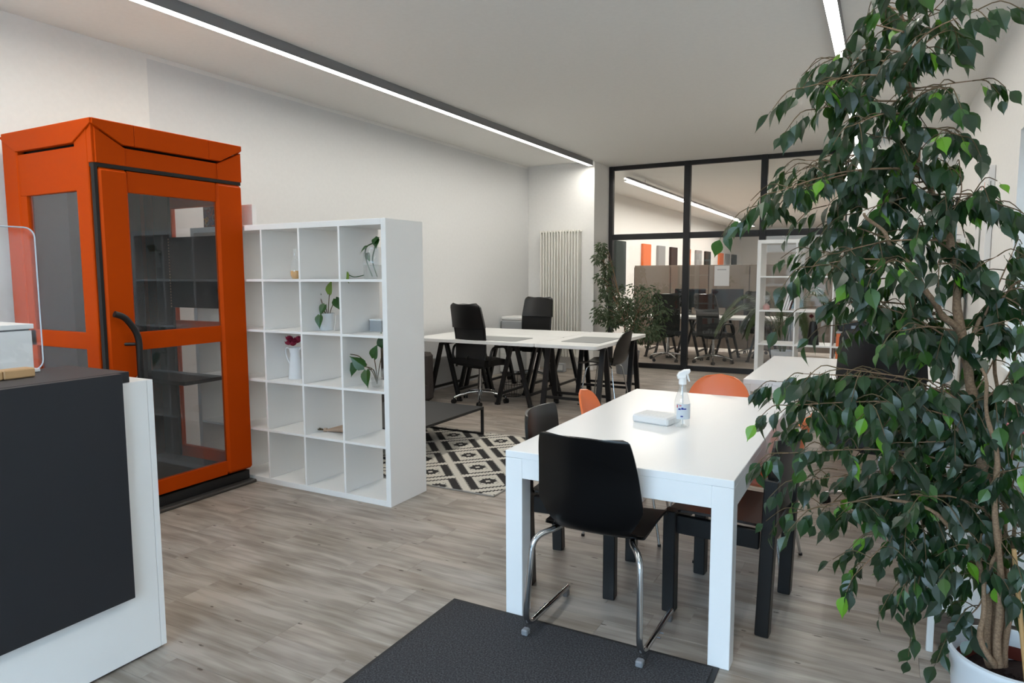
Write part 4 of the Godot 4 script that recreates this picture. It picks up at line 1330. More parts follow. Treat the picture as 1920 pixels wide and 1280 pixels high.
func office_chair(label: String, at: Vector3, turn: float, group: String) -> Node3D:
	if office_proto:
		return copy(office_proto, "office_chair", label, at, turn, group)
	var t := thing("office_chair", label, "chair", at, turn, group)
	office_proto = t
	for k in 5:
		var a := TAU * k / 5 + 0.3
		var o := V(cos(a), 0, sin(a))
		var l := MB.new()
		l.tube([o * 0.03 + V(0, 0.125, 0), o * 0.14 + V(0, 0.118, 0), o * 0.26 + V(0, 0.09, 0), o * 0.315 + V(0, 0.068, 0)], [0.02, 0.018, 0.015, 0.013], 10)
		obj("base_leg", l, M.chrome, t)
		var c := Node3D.new()
		c.name = numbered(t, "caster")
		t.add_child(c)
		c.position = o * 0.315
		c.rotation.y = -a + 0.9
		for s in [-1.0, 1.0]:
			var w := MB.new()
			w.tube([V(s * 0.006, 0.027, 0), V(s * 0.024, 0.027, 0)], 0.027, 16)
			obj("wheel", w, M.black_plastic, c)
		var h := MB.new()
		h.tube([V(0, 0.03, 0), V(0, 0.07, 0)], 0.009, 8)
		obj("pin", h, M.black_plastic, c)
	var g := MB.new()
	g.lathe([Vector2(0, 0.09), Vector2(0.032, 0.09), Vector2(0.032, 0.14), Vector2(0.027, 0.145), Vector2(0.027, 0.30), Vector2(0.016, 0.30), Vector2(0.016, 0.42), Vector2(0.0, 0.42)], 18)
	obj("gas_lift", g, M.chrome, t)
	var me := MB.new()
	me.span(V(-0.10, 0.405, -0.12), V(0.10, 0.435, 0.12), 0.006)
	me.tube([V(0.08, 0.42, 0.02), V(0.24, 0.41, 0.04)], 0.006, 8)
	obj("mechanism", me, M.black_plastic, t)
	var st := MB.new()
	st.sheet(func(u, v): return V((u - 0.5) * 0.50 * (1.0 - 0.10 * v), 0.475 + 0.018 * sin(PI * u) - 0.03 * pow(v, 6.0) + 0.01 * pow(1.0 - v, 4.0), -0.23 + 0.47 * v), 12, 14, 0.07)
	obj("seat", st, M.black_leather, t)
	var curve := func(v: float) -> Vector2: return Vector2(-0.225 - 0.055 * v + 0.035 * sin(v * PI * 1.15), 0.44 + 0.705 * v)
	var mb := MB.new()
	mb.sheet(func(u, v):
		var c: Vector2 = curve.call(v * 0.62)
		var w: float = 0.43 + 0.01 * v
		return V((u - 0.5) * w, c.y, c.x + 0.05 * pow(2 * u - 1, 2)), 10, 12, 0.006)
	obj("back_mesh", mb, M.mesh_fabric, t)
	var hb := MB.new()
	hb.sheet(func(u, v):
		var c: Vector2 = curve.call(0.62 + 0.38 * v)
		var w: float = 0.455 - 0.045 * v - 0.09 * (1.0 - sqrt(maxf(0.0, 1.0 - pow(maxf(0.0, (v - 0.85) / 0.15), 2.0)))) 
		return V((u - 0.5) * w, c.y, c.x + 0.045 * pow(2 * u - 1, 2)), 10, 14, 0.045)
	obj("head_pad", hb, M.black_leather, t)
	var lb := MB.new()
	lb.sheet(func(u, v):
		var c: Vector2 = curve.call(0.02 + 0.14 * v)
		return V((u - 0.5) * 0.40, c.y, c.x + 0.012 + 0.05 * pow(2 * u - 1, 2)), 8, 4, 0.03)
	obj("lumbar_pad", lb, M.black_leather, t)
	for s in [-1.0, 1.0]:
		var f := MB.new()
		var pts: Array = []
		for k in 11:
			var v := k / 10.0 * 0.66
			var c: Vector2 = curve.call(v)
			pts.append(V(s * (0.205 + 0.018 * v), c.y - 0.02, c.x + 0.048))
		f.tube(pts, 0.012, 8)
		obj("back_frame", f, M.black_plastic, t)
		var ar := MB.new()
		ar.tube(bend([V(s * 0.22, 0.455, 0.15), V(s * 0.285, 0.50, 0.17), V(s * 0.285, 0.655, 0.12), V(s * 0.285, 0.665, -0.13), V(s * 0.275, 0.52, -0.17), V(s * 0.22, 0.455, -0.12)], 0.07), 0.014, 10)
		obj("armrest", ar, M.black_plastic, t)
	var sp := MB.new()
	sp.bar(V(0, 0.43, -0.10), V(0, 0.55, -0.235), 0.06, 0.012, 0.003, V(1, 0, 0))
	obj("back_bracket", sp, M.black_plastic, t)
	return t

# ---------------------------------------------------------------- trestle desks
func trestle(label: String, at: Vector3, turn: float, length := 0.70, spread := 0.21) -> void:
	# a beam along x with a pair of spread legs at each end
	var t := thing("trestle", label, "trestle", at, turn, "black trestles under the work desks")
	var m: Material = M.black_wood
	box1("beam", V(-length / 2 - 0.02, 0.655, -0.025), V(length / 2 + 0.02, 0.699, 0.025), m, t, 0.003)
	for sx in [-1.0, 1.0]:
		for sz in [-1.0, 1.0]:
			var l := MB.new()
			l.bar(V(sx * length / 2, 0.0, sz * spread), V(sx * length / 2, 0.675, sz * 0.035), 0.036, 0.056, 0.003, V(1, 0, 0))
			l.box(V(sx * length / 2, 0.012, sz * spread), V(0.036, 0.024, 0.056))
			var lo := obj("leg", l, m, t)
			var q := MB.new()
			q.tube([V(sx * (length / 2 + 0.017), 0.655, sz * 0.042), V(sx * (length / 2 + 0.021), 0.655, sz * 0.042)], 0.007, 8)
			q.tube([V(sx * (length / 2 + 0.017), 0.13, sz * (spread - 0.035)), V(sx * (length / 2 + 0.021), 0.13, sz * (spread - 0.035))], 0.006, 8)
			obj("bolt", q, M.dull_steel, lo)
	for sz in [-1.0, 1.0]:
		box1("stretcher", V(-length / 2, 0.115, sz * (spread - 0.034) - 0.010), V(length / 2, 0.145, sz * (spread - 0.034) + 0.010), m, t, 0.002)

func desk_top(label: String, x0: float, x1: float, z0: float, z1: float) -> void:
	var t := thing("work_desk", label, "desk", V((x0 + x1) / 2, 0.70, (z0 + z1) / 2), 0.0, "white trestle desks")
	var w := x1 - x0
	var d := z1 - z0
	var b := MB.new()
	b.prism(round_rect(w - 0.004, d - 0.004, 0.035, 5), Transform3D(Basis(V(1, 0, 0), V(0, 0, -1), V(0, 1, 0)), V(0, 0.0, 0)), 0.038, 0.003)
	obj("board", b, M.white_board, t)
	var s := MB.new()
	s.span(V(-w / 2 + 0.12, -0.001, -0.01), V(w / 2 - 0.12, 0.0005, 0.01))
	obj("underside_batten", s, M.black_wood, t)

func build_desks() -> void:
	desk_top("white desk top nearest the shelf, long side to the front", -4.87, -3.27, -7.325, -6.50)
	desk_top("white desk top by the radiator, behind the front one", -4.87, -3.27, -8.16, -7.335)
	desk_top("white desk top set crosswise at the end of the two others", -3.262, -2.545, -8.18, -6.50)
	# feet of the trestles stand where the photograph shows them
	trestle("black trestle under the near desk, at its right end", V(-3.60, 0, -7.02), 90.0, 0.66, 0.21)
	trestle("black trestle under the near desk, beside the sofa", V(-4.52, 0, -7.00), 90.0, 0.66, 0.21)
	trestle("black trestle under the rear desk, beside the radiator", V(-3.60, 0, -7.80), 90.0, 0.60, 0.20)
	trestle("black trestle under the rear desk, close to the wall", V(-4.55, 0, -7.80), 90.0, 0.60, 0.20)
	trestle("black trestle under the front end of the crosswise desk", V(-2.93, 0, -6.89), 0.0, 0.64, 0.185)
	trestle("black trestle under the far end of the crosswise desk", V(-2.93, 0, -7.88), 0.0, 0.64, 0.185)
	var group := "tall black office chairs"
	office_chair("tall black office chair seen from behind at the near desk", V(-4.07, 0, -6.74), 172.0, group)
	office_chair("tall black office chair facing out behind the rear desk", V(-4.29, 0, -8.50), 4.0, group)
	office_chair("tall black office chair at the desk behind the fig", V(0.02, 0, -4.62), 176.0, group)
	shell_chair("shell_chair", "black moulded chair on chrome legs at the crosswise desk", M.black_lacquer, V(-2.76, 0, -7.31), -92.0, "moulded shell chairs").scale = V(1.05, 1.06, 1.05)
	# desk pads
	for q in [["grey desk pad on the near white desk", V(-3.86, 0.7385, -6.82)], ["grey desk pad on the crosswise desk", V(-2.86, 0.7385, -7.15)]]:
		var t := thing("desk_pad", q[0], "desk pad", q[1], 0.0 if q[1].x < -3.5 else 90.0, "grey desk pads")
		var b := MB.new()
		b.prism(round_rect(0.66, 0.46, 0.03), Transform3D(Basis(V(1, 0, 0), V(0, 0, -1), V(0, 1, 0)), Vector3.ZERO), 0.004, 0.001)
		obj("mat", b, M.desk_pad, t)
		box1("front_strip", V(-0.30, 0.0041, 0.21), V(0.30, 0.0055, 0.222), M.grey_plastic, t, 0.0)
	# printer on a cabinet by the wall
	var c := thing("printer_stand", "low white cabinet under the printer by the long wall", "cabinet", V(-4.76, 0, -9.05))
	box1("carcass", V(-0.22, 0.03, -0.22), V(0.22, 0.56, 0.22), M.white_board, c)
	box1("drawer", V(-0.21, 0.30, 0.2205), V(0.21, 0.55, 0.2265), M.white_board, c)
	box1("drawer", V(-0.21, 0.04, 0.2205), V(0.21, 0.29, 0.2265), M.white_board, c)
	box1("foot", V(-0.2, 0.0, -0.2), V(0.2, 0.03, 0.2), M.plinth, c)
	var p := thing("printer", "pale grey office printer behind the far desk chair", "printer", V(-4.76, 0.56, -9.05))
	box1("body", V(-0.22, 0, -0.20), V(0.22, 0.24, 0.20), M.grey_plastic, p, 0.02)
	box1("lid", V(-0.215, 0.2405, -0.195), V(0.215, 0.29, 0.195), M.white_board, p, 0.012)
	box1("paper_tray", V(-0.16, 0.04, 0.19), V(0.16, 0.07, 0.26), M.plinth, p, 0.004)
	# wire basket under the desk
	var wb := thing("wire_basket", "black wire waste basket under the near desk", "basket", V(-3.93, 0, -7.28))
	for y in [0.004, 0.15, 0.28]:
		var r: float = 0.10 + 0.035 * y / 0.28
		var ring: Array = []
		for k in 25:
			ring.append(V(cos(TAU * k / 24) * r, y, sin(TAU * k / 24) * r))
		var m := MB.new()
		m.tube(ring, 0.004, 6, false)
		obj("hoop", m, M.black_plastic, wb)
	var wires := MB.new()
	for k in 20:
		var a := TAU * k / 20
		wires.tube([V(cos(a) * 0.10, 0.004, sin(a) * 0.10), V(cos(a) * 0.135, 0.28, sin(a) * 0.135)], 0.0016, 5)
	for k in 5:
		wires.tube([V(-0.09, 0.004, -0.08 + 0.04 * k), V(0.09, 0.004, -0.08 + 0.04 * k)], 0.0016, 5)
	obj("wires", wires, M.black_plastic, wb)
	# socket block on the pier below the radiator
	var so := thing("floor_socket", "small white socket block on the floor below the tall radiator", "socket", V(-4.25, 0, -9.42))
	box1("housing", V(-0.06, 0, -0.05), V(0.06, 0.13, 0.05), M.grey_plastic, so, 0.006)
	box1("cover", V(-0.045, 0.03, 0.0505), V(0.045, 0.11, 0.054), M.white_board, so, 0.002)
	# sofa behind the shelf
	var s := thing("sofa", "dark brown-grey fabric sofa mostly hidden behind the near shelf", "sofa", V(-4.74, 0, -5.55))
	box1("base", V(-0.24, 0.06, -0.72), V(0.28, 0.26, 0.85), M.sofa, s, 0.03)
	box1("backrest", V(-0.245, 0.24, -0.70), V(-0.10, 0.68, 0.85), M.sofa, s, 0.05)
	for z in [[-0.84, -0.66], [0.82, 1.0]]:
		box1("armrest", V(-0.245, 0.05, z[0]), V(0.28, 0.60, z[1]), M.sofa, s, 0.035)
	for z in [[-0.655, 0.08], [0.085, 0.815]]:
		box1("seat_cushion", V(-0.11, 0.255, z[0]), V(0.30, 0.42, z[1]), M.sofa, s, 0.04)
	for x in [-0.2, 0.2]:
		for z in [-0.78, 0.94]:
			box1("foot", V(x - 0.025, 0, z - 0.025), V(x + 0.025, 0.06, z + 0.025), M.black_plastic, s)
	# rug
	var r := thing("rug", "black and white woven rug with toothed diamonds beside the near shelf", "rug", V(-3.21, 0, -4.62))
	box1("weave", V(-0.99, 0.0005, -0.78), V(0.99, 0.0085, 0.78), M.rug_edge, r, 0.002)
	var pl := MB.new()
	pl.quad(V(-0.985, 0.0095, -0.775), V(0.985, 0.0095, -0.775), V(0.985, 0.0095, 0.775), V(-0.985, 0.0095, 0.775), V(0, 1, 0))
	obj("pile", pl, M.rug, r)
	# coffee table
	var ct := thing("coffee_table", "low black coffee table with thin square legs on the patterned rug", "table", V(-3.66, 0.0095, -4.77))
	box1("tabletop", V(-0.48, 0.235, -0.56), V(0.48, 0.258, 0.56), M.table_black, ct, 0.002)
	for sx in [-1.0, 1.0]:
		for sz in [-1.0, 1.0]:
			box1("leg", V(sx * 0.468 - 0.012, 0.0, sz * 0.548 - 0.012), V(sx * 0.468 + 0.012, 0.234, sz * 0.548 + 0.012), M.table_black, ct)
	for sz in [-1.0, 1.0]:
		box1("runner", V(-0.456, 0.0, sz * 0.548 - 0.010), V(0.456, 0.016, sz * 0.548 + 0.010), M.table_black, ct)

# ---------------------------------------------------------------- the white table and what stands round it
func build_table() -> void:
	leg_table("meeting_table", "long white table with square legs in the foreground", -1.395, -0.446, -4.29, -2.514, 0.727)
	cantilever_chair(V(-0.985, 0.0097, -2.60), 180.0)
	wooden_chair("wooden_chair", "black wooden chair with square legs on the plant side of the table", V(-0.556, 0, -3.085), -94.0, "black wooden chairs at the table")
	wooden_chair("wooden_chair", "black wooden chair on the shelf side of the table, back just showing", V(-1.265, 0, -3.06), 96.0, "black wooden chairs at the table")
	var g := "moulded shell chairs"
	shell_chair("shell_chair", "orange moulded chair at the far end of the white table", M.orange_chair, V(-0.93, 0, -4.40), 2.0, g)
	shell_chair("shell_chair", "orange moulded chair on the shelf side of the white table", M.orange_chair, V(-1.25, 0, -3.72), 97.0, g)
	shell_chair("shell_chair", "orange moulded chair on the plant side, half hidden by leaves", M.orange_chair, V(-0.56, 0, -3.60), -96.0, g)
	# spray bottle
	var t := thing("spray_bottle", "clear spray bottle with a white trigger on the white table", "bottle", V(-0.842, 0.7275, -3.30), 20.0)
	var b := MB.new()
	b.lathe([Vector2(0.0, 0.003), Vector2(0.034, 0.003), Vector2(0.038, 0.010), Vector2(0.037, 0.125), Vector2(0.030, 0.150), Vector2(0.018, 0.190), Vector2(0.0155, 0.215)], 24)
	b.lathe([Vector2(0.0, 0.006), Vector2(0.020, 0.009), Vector2(0.030, 0.006)], 24)
	obj("flask", b, M.clear_glass, t)
	var li := MB.new()
	li.tube([V(0.004, 0.012, 0), V(0.0, 0.215, 0)], 0.0025, 8)
	obj("dip_tube", li, M.acrylic_edge, t)
	var lb := MB.new()
	lb.sheet(func(u, v): return V(sin((u - 0.35) * 2.4) * 0.0386, 0.045 + 0.075 * v, cos((u - 0.35) * 2.4) * 0.0386), 12, 2, 0.0006)
	var lo := obj("label", lb, M.acrylic_edge, t)
	var ink := MB.new()
	for q in [[0.18, 0.095, 0.012, 0.008], [0.32, 0.098, 0.010, 0.010], [0.45, 0.096, 0.014, 0.006], [0.30, 0.060, 0.012, 0.006]]:
		var a: float = (q[0] - 0.35) * 2.4
		ink.box(V(sin(a) * 0.0390, q[1], cos(a) * 0.0390), V(q[2], q[3], 0.0006), 0.0, Basis(V(0, 1, 0), a))
	obj("blue_print", ink, M.blue_ink, lo)
	ink = MB.new()
	for q in [[0.05, 0.108, 0.005, 0.014], [0.22, 0.112, 0.010, 0.004]]:
		var a: float = (q[0] - 0.35) * 2.4
		ink.box(V(sin(a) * 0.0390, q[1], cos(a) * 0.0390), V(q[2], q[3], 0.0006), 0.0, Basis(V(0, 1, 0), a))
	obj("red_print", ink, M.red_ink, lo)
	var h := MB.new()
	h.lathe([Vector2(0.0, 0.212), Vector2(0.0195, 0.212), Vector2(0.0185, 0.245), Vector2(0.0, 0.245)], 18)
	h.prism(PackedVector2Array([Vector2(-0.024, 0.238), Vector2(-0.029, 0.255), Vector2(-0.018, 0.272), Vector2(0.006, 0.284), Vector2(0.033, 0.286), Vector2(0.036, 0.276), Vector2(0.030, 0.266), Vector2(0.018, 0.258), Vector2(0.015, 0.240)]), Transform3D(Basis.IDENTITY, V(0, 0, -0.013)), 0.026, 0.005)
	obj("spray_head", h, M.white_gloss, t)
	h = MB.new()
	h.prism(PackedVector2Array([Vector2(0.018, 0.262), Vector2(0.026, 0.262), Vector2(0.031, 0.240), Vector2(0.036, 0.226), Vector2(0.029, 0.226), Vector2(0.021, 0.240)]), Transform3D(Basis.IDENTITY, V(0, 0, -0.006)), 0.012, 0.002)
	obj("trigger", h, M.white_gloss, t)
	# folded wipes
	t = thing("paper_towels", "flat white packet of paper towels beside the spray bottle", "paper towels", V(-0.985, 0.7275, -3.36), -12.0)
	box1("packet", V(-0.10, 0.0, -0.075), V(0.10, 0.040, 0.075), M.paper, t, 0.008)
	box1("flap", V(-0.06, 0.040, -0.035), V(0.06, 0.0415, 0.035), M.paper, t, 0.0005)
	# door mat
	t = thing("door_mat", "dark grey pile door mat at the foot of the white table", "mat", V(-1.072, 0, -1.55))
	box1("rubber_rim", V(-0.592, 0.0003, -0.962), V(0.592, 0.005, 0.95), M.mat_rim, t, 0.002)
	box1("pile", V(-0.572, 0.0045, -0.942), V(0.572, 0.0095, 0.93), M.mat_pile, t, 0.002)

# ---------------------------------------------------------------- right-hand side
func build_right() -> void:
	cube_shelf("white cube shelf in front of the glass partition, behind the fig", 0.64, -7.55)
	leg_table("work_table", "white table with thin legs in front of the far cube shelf", -0.845, 0.40, -6.53, -4.99, 0.735, 0.05, 0.035, 0.05)
	# things on the far shelf
	var t := thing("hourglass", "small hourglass with pink sand on the far shelf", "hourglass", V(-1.085, 1.0915, -7.66))
	var g := MB.new()
	g.lathe([Vector2(0.0, 0.07), Vector2(0.0, 0.012), Vector2(0.030, 0.012), Vector2(0.034, 0.045), Vector2(0.006, 0.078), Vector2(0.034, 0.11), Vector2(0.033, 0.145), Vector2(0.0, 0.145)], 20)
	obj("bulbs", g, M.clear_glass, t)
	g = MB.new()
	g.lathe([Vector2(0.0, 0.002), Vector2(0.034, 0.002), Vector2(0.034, 0.045), Vector2(0.012, 0.062), Vector2(0.0, 0.066)], 20)
	obj("sand", g, M.sand, t)
	g = MB.new()
	g.lathe([Vector2(0.0, 0.146), Vector2(0.036, 0.146), Vector2(0.036, 0.154), Vector2(0.0, 0.154)], 20)
	obj("cap", g, M.clear_glass, t)
	var bk := [["pale book leaning on the far shelf, outermost of three", 0.0, "book_cover", 0.21], ["thin white book leaning between two others on the far shelf", 0.026, "paper", 0.22], ["rose-coloured book leaning against the far shelf divider", 0.050, "book_rose", 0.20]]
	for q in bk:
		var o := thing("book", q[0], "book", V(-0.915 + q[1], 1.0925, -7.68), 0.0, "books leaning on the far shelf")
		var b := MB.new()
		var bas := Basis(V(0, 0, 1), deg_to_rad(-16))
		b.box(bas * V(0, q[3] / 2, 0) + V(0.0, 0.004, 0), V(0.020, q[3], 0.15), 0.001, bas)
		obj("cover", b, M[q[2]], o)
		b = MB.new()
		b.box(bas * V(0, q[3] / 2 + 0.001, 0.002) + V(0.0, 0.004, 0), V(0.015, q[3] - 0.002, 0.148), 0.0, bas)
		obj("pages", b, M.paper, o)
	t = thing("flower_vase", "tapered black vase with one dark red rose on the far shelf", "vase", V(-0.622, 0.7405, -7.66))
	g = MB.new()
	g.lathe([Vector2(0.0, 0.0), Vector2(0.060, 0.0), Vector2(0.062, 0.006), Vector2(0.040, 0.19), Vector2(0.030, 0.24), Vector2(0.026, 0.24), Vector2(0.0, 0.22)], 24)
	obj("vase_body", g, M.black_plastic, t)
	g = MB.new()
	g.tube([V(0, 0.22, 0), V(-0.02, 0.28, 0.01)], 0.003, 6)
	obj("stem", g, M.pothos, t)
	g = MB.new()
	for k in 14:
		var a := k * 2.4
		leaf_shape(g, V(-0.02, 0.275, 0.01), V(cos(a), 0.6 + 0.10 * k, sin(a)), V(-cos(a), 0.5, -sin(a)), 0.042, 0.045, 0.0, -0.4)
	obj("rose", g, M.rose, t)
	t = thing("trailing_plant", "small brown-green plant in the top row of the far shelf", "plant", V(-0.60, 1.4435, -7.68))
	g = MB.new()
	g.lathe([Vector2(0.0, 0.0), Vector2(0.045, 0.0), Vector2(0.058, 0.08), Vector2(0.052, 0.08), Vector2(0.0, 0.06)], 20)
	obj("pot", g, M.pot_grey, t)
	for k in 16:
		var lf := MB.new()
		var a := k * 2.4
		leaf_shape(lf, V(cos(a) * 0.02, 0.08, sin(a) * 0.02), V(cos(a), 0.3 + 0.05 * k, sin(a)), V(0, 1, 0.3), 0.10 + 0.04 * (k % 3), 0.045, 0.0, 0.5)
		obj("leaf", lf, M.leaf_tree, t)
	t = thing("candle_holder", "tall thin black candle holder on top of the far shelf", "candle holder", V(0.57, 1.8215, -7.72))
	g = MB.new()
	g.lathe([Vector2(0.0, 0.0), Vector2(0.05, 0.0), Vector2(0.05, 0.008), Vector2(0.008, 0.012), Vector2(0.006, 0.26), Vector2(0.016, 0.27), Vector2(0.016, 0.29), Vector2(0.0, 0.285)], 18)
	obj("stand", g, M.black_plastic, t)
	g = MB.new()
	g.lathe([Vector2(0.0, 0.287), Vector2(0.011, 0.287), Vector2(0.011, 0.36), Vector2(0.0, 0.362)], 14)
	obj("candle", g, M.black_plastic, t)
	# things beyond the shelf, by the low radiator
	t = thing("storage_box", "orange storage box in a lower cell of the far shelf", "box", V(-0.25, 0.3905, -7.74))
	box1("carton", V(-0.15, 0, -0.16), V(0.15, 0.27, 0.16), M.orange_chair, t, 0.004)
	box1("lid", V(-0.153, 0.2705, -0.163), V(0.153, 0.30, 0.163), M.orange_chair, t, 0.004)
	t = thing("storage_box", "orange storage box topped with a black case, third row of the far shelf", "box", V(-0.25, 0.7415, -7.74))
	box1("carton", V(-0.15, 0, -0.16), V(0.15, 0.13, 0.16), M.orange_chair, t, 0.004)
	box1("lid", V(-0.153, 0.1305, -0.163), V(0.153, 0.15, 0.163), M.grey_plastic, t, 0.004)
	t = thing("camera_case", "black rounded case lying on an orange box in the far shelf", "case", V(-0.25, 0.8925, -7.74))
	var b2 := MB.new()
	b2.prism(round_rect(0.28, 0.10, 0.035), Transform3D(Basis.IDENTITY, V(0, 0.05, -0.12)), 0.24, 0.008)
	obj("shell", b2, M.black_plastic, t)
	box1("clasp", V(-0.02, 0.03, 0.1205), V(0.02, 0.06, 0.126), M.dull_steel, t, 0.001)
	radiator("low cream column radiator behind the far cube shelf", -0.30, 0.50, 0.18, 0.875, -9.66, 16)
	# narrow cabinet by the window
	t = thing("side_cabinet", "white low cabinet on short legs between the fig and the window", "cabinet", V(0.44, 0, -3.55))
	box1("body", V(-0.23, 0.17, -0.55), V(0.235, 0.635, 0.53), M.white_board, t)
	box1("top_board", V(-0.235, 0.6355, -0.555), V(0.24, 0.665, 0.54), M.pot_grey, t)
	for x in [-0.222, 0.222]:
		for z in [-0.53, 0.52]:
			box1("leg", V(x - 0.012, 0, z - 0.012), V(x + 0.012, 0.17, z + 0.012), M.white_metal, t)
	t = thing("pink_blooms", "potted pink flowers on the low cabinet behind the fig", "plant", V(0.50, 0.6655, -3.20))
	g = MB.new()
	g.lathe([Vector2(0.0, 0.0), Vector2(0.055, 0.0), Vector2(0.07, 0.10), Vector2(0.064, 0.10), Vector2(0.0, 0.08)], 20)
	obj("pot", g, M.pot_white, t)
	for k in 18:
		var lf := MB.new()
		var a := k * 2.4
		leaf_shape(lf, V(cos(a) * 0.03, 0.09, sin(a) * 0.03), V(cos(a), 0.4 + 0.04 * k, sin(a)), V(0, 1, 0), 0.10, 0.05, 0.0, 0.4)
		obj("leaf", lf, M.leaf_green, t)
	for k in 9:
		var fl := MB.new()
		var a := k * 2.4
		var c := V(cos(a) * 0.035 * sqrt(k), 0.18 + 0.015 * (k % 3), sin(a) * 0.035 * sqrt(k))
		for j in 6:
			var b3 := TAU * j / 6
			leaf_shape(fl, c, V(cos(b3), 0.6, sin(b3)), V(0, 1, 0), 0.035, 0.032, 0.0, -0.3)
		obj("flower", fl, M.pink, t)
	# canvas on the side wall
	t = thing("wall_canvas", "tall white canvas with a red and green motif on the side wall", "painting", V(0.684, 1.50, -6.52))
	box1("canvas", V(-0.042, 0, -0.34), V(-0.002, 0.76, 0.34), M.paper, t)
	g = MB.new()
	for k in 7:
		var z := -0.10 + 0.035 * k
		g.bar(V(-0.0426, 0.42, z), V(-0.0426, 0.56 + 0.10 * sin(k * 1.3), z + 0.02), 0.001, 0.014, 0.0, V(0, 0, 1))
	obj("red_strokes", g, M.panel_orange, t)
	g = MB.new()
	for k in 5:
		var z := -0.08 + 0.045 * k
		g.bar(V(-0.0428, 0.10, z * 0.3), V(-0.0428, 0.50 + 0.05 * (k % 2), z), 0.001, 0.006, 0.0, V(0, 0, 1))
	obj("stem_strokes", g, M.leaf_mid, t)

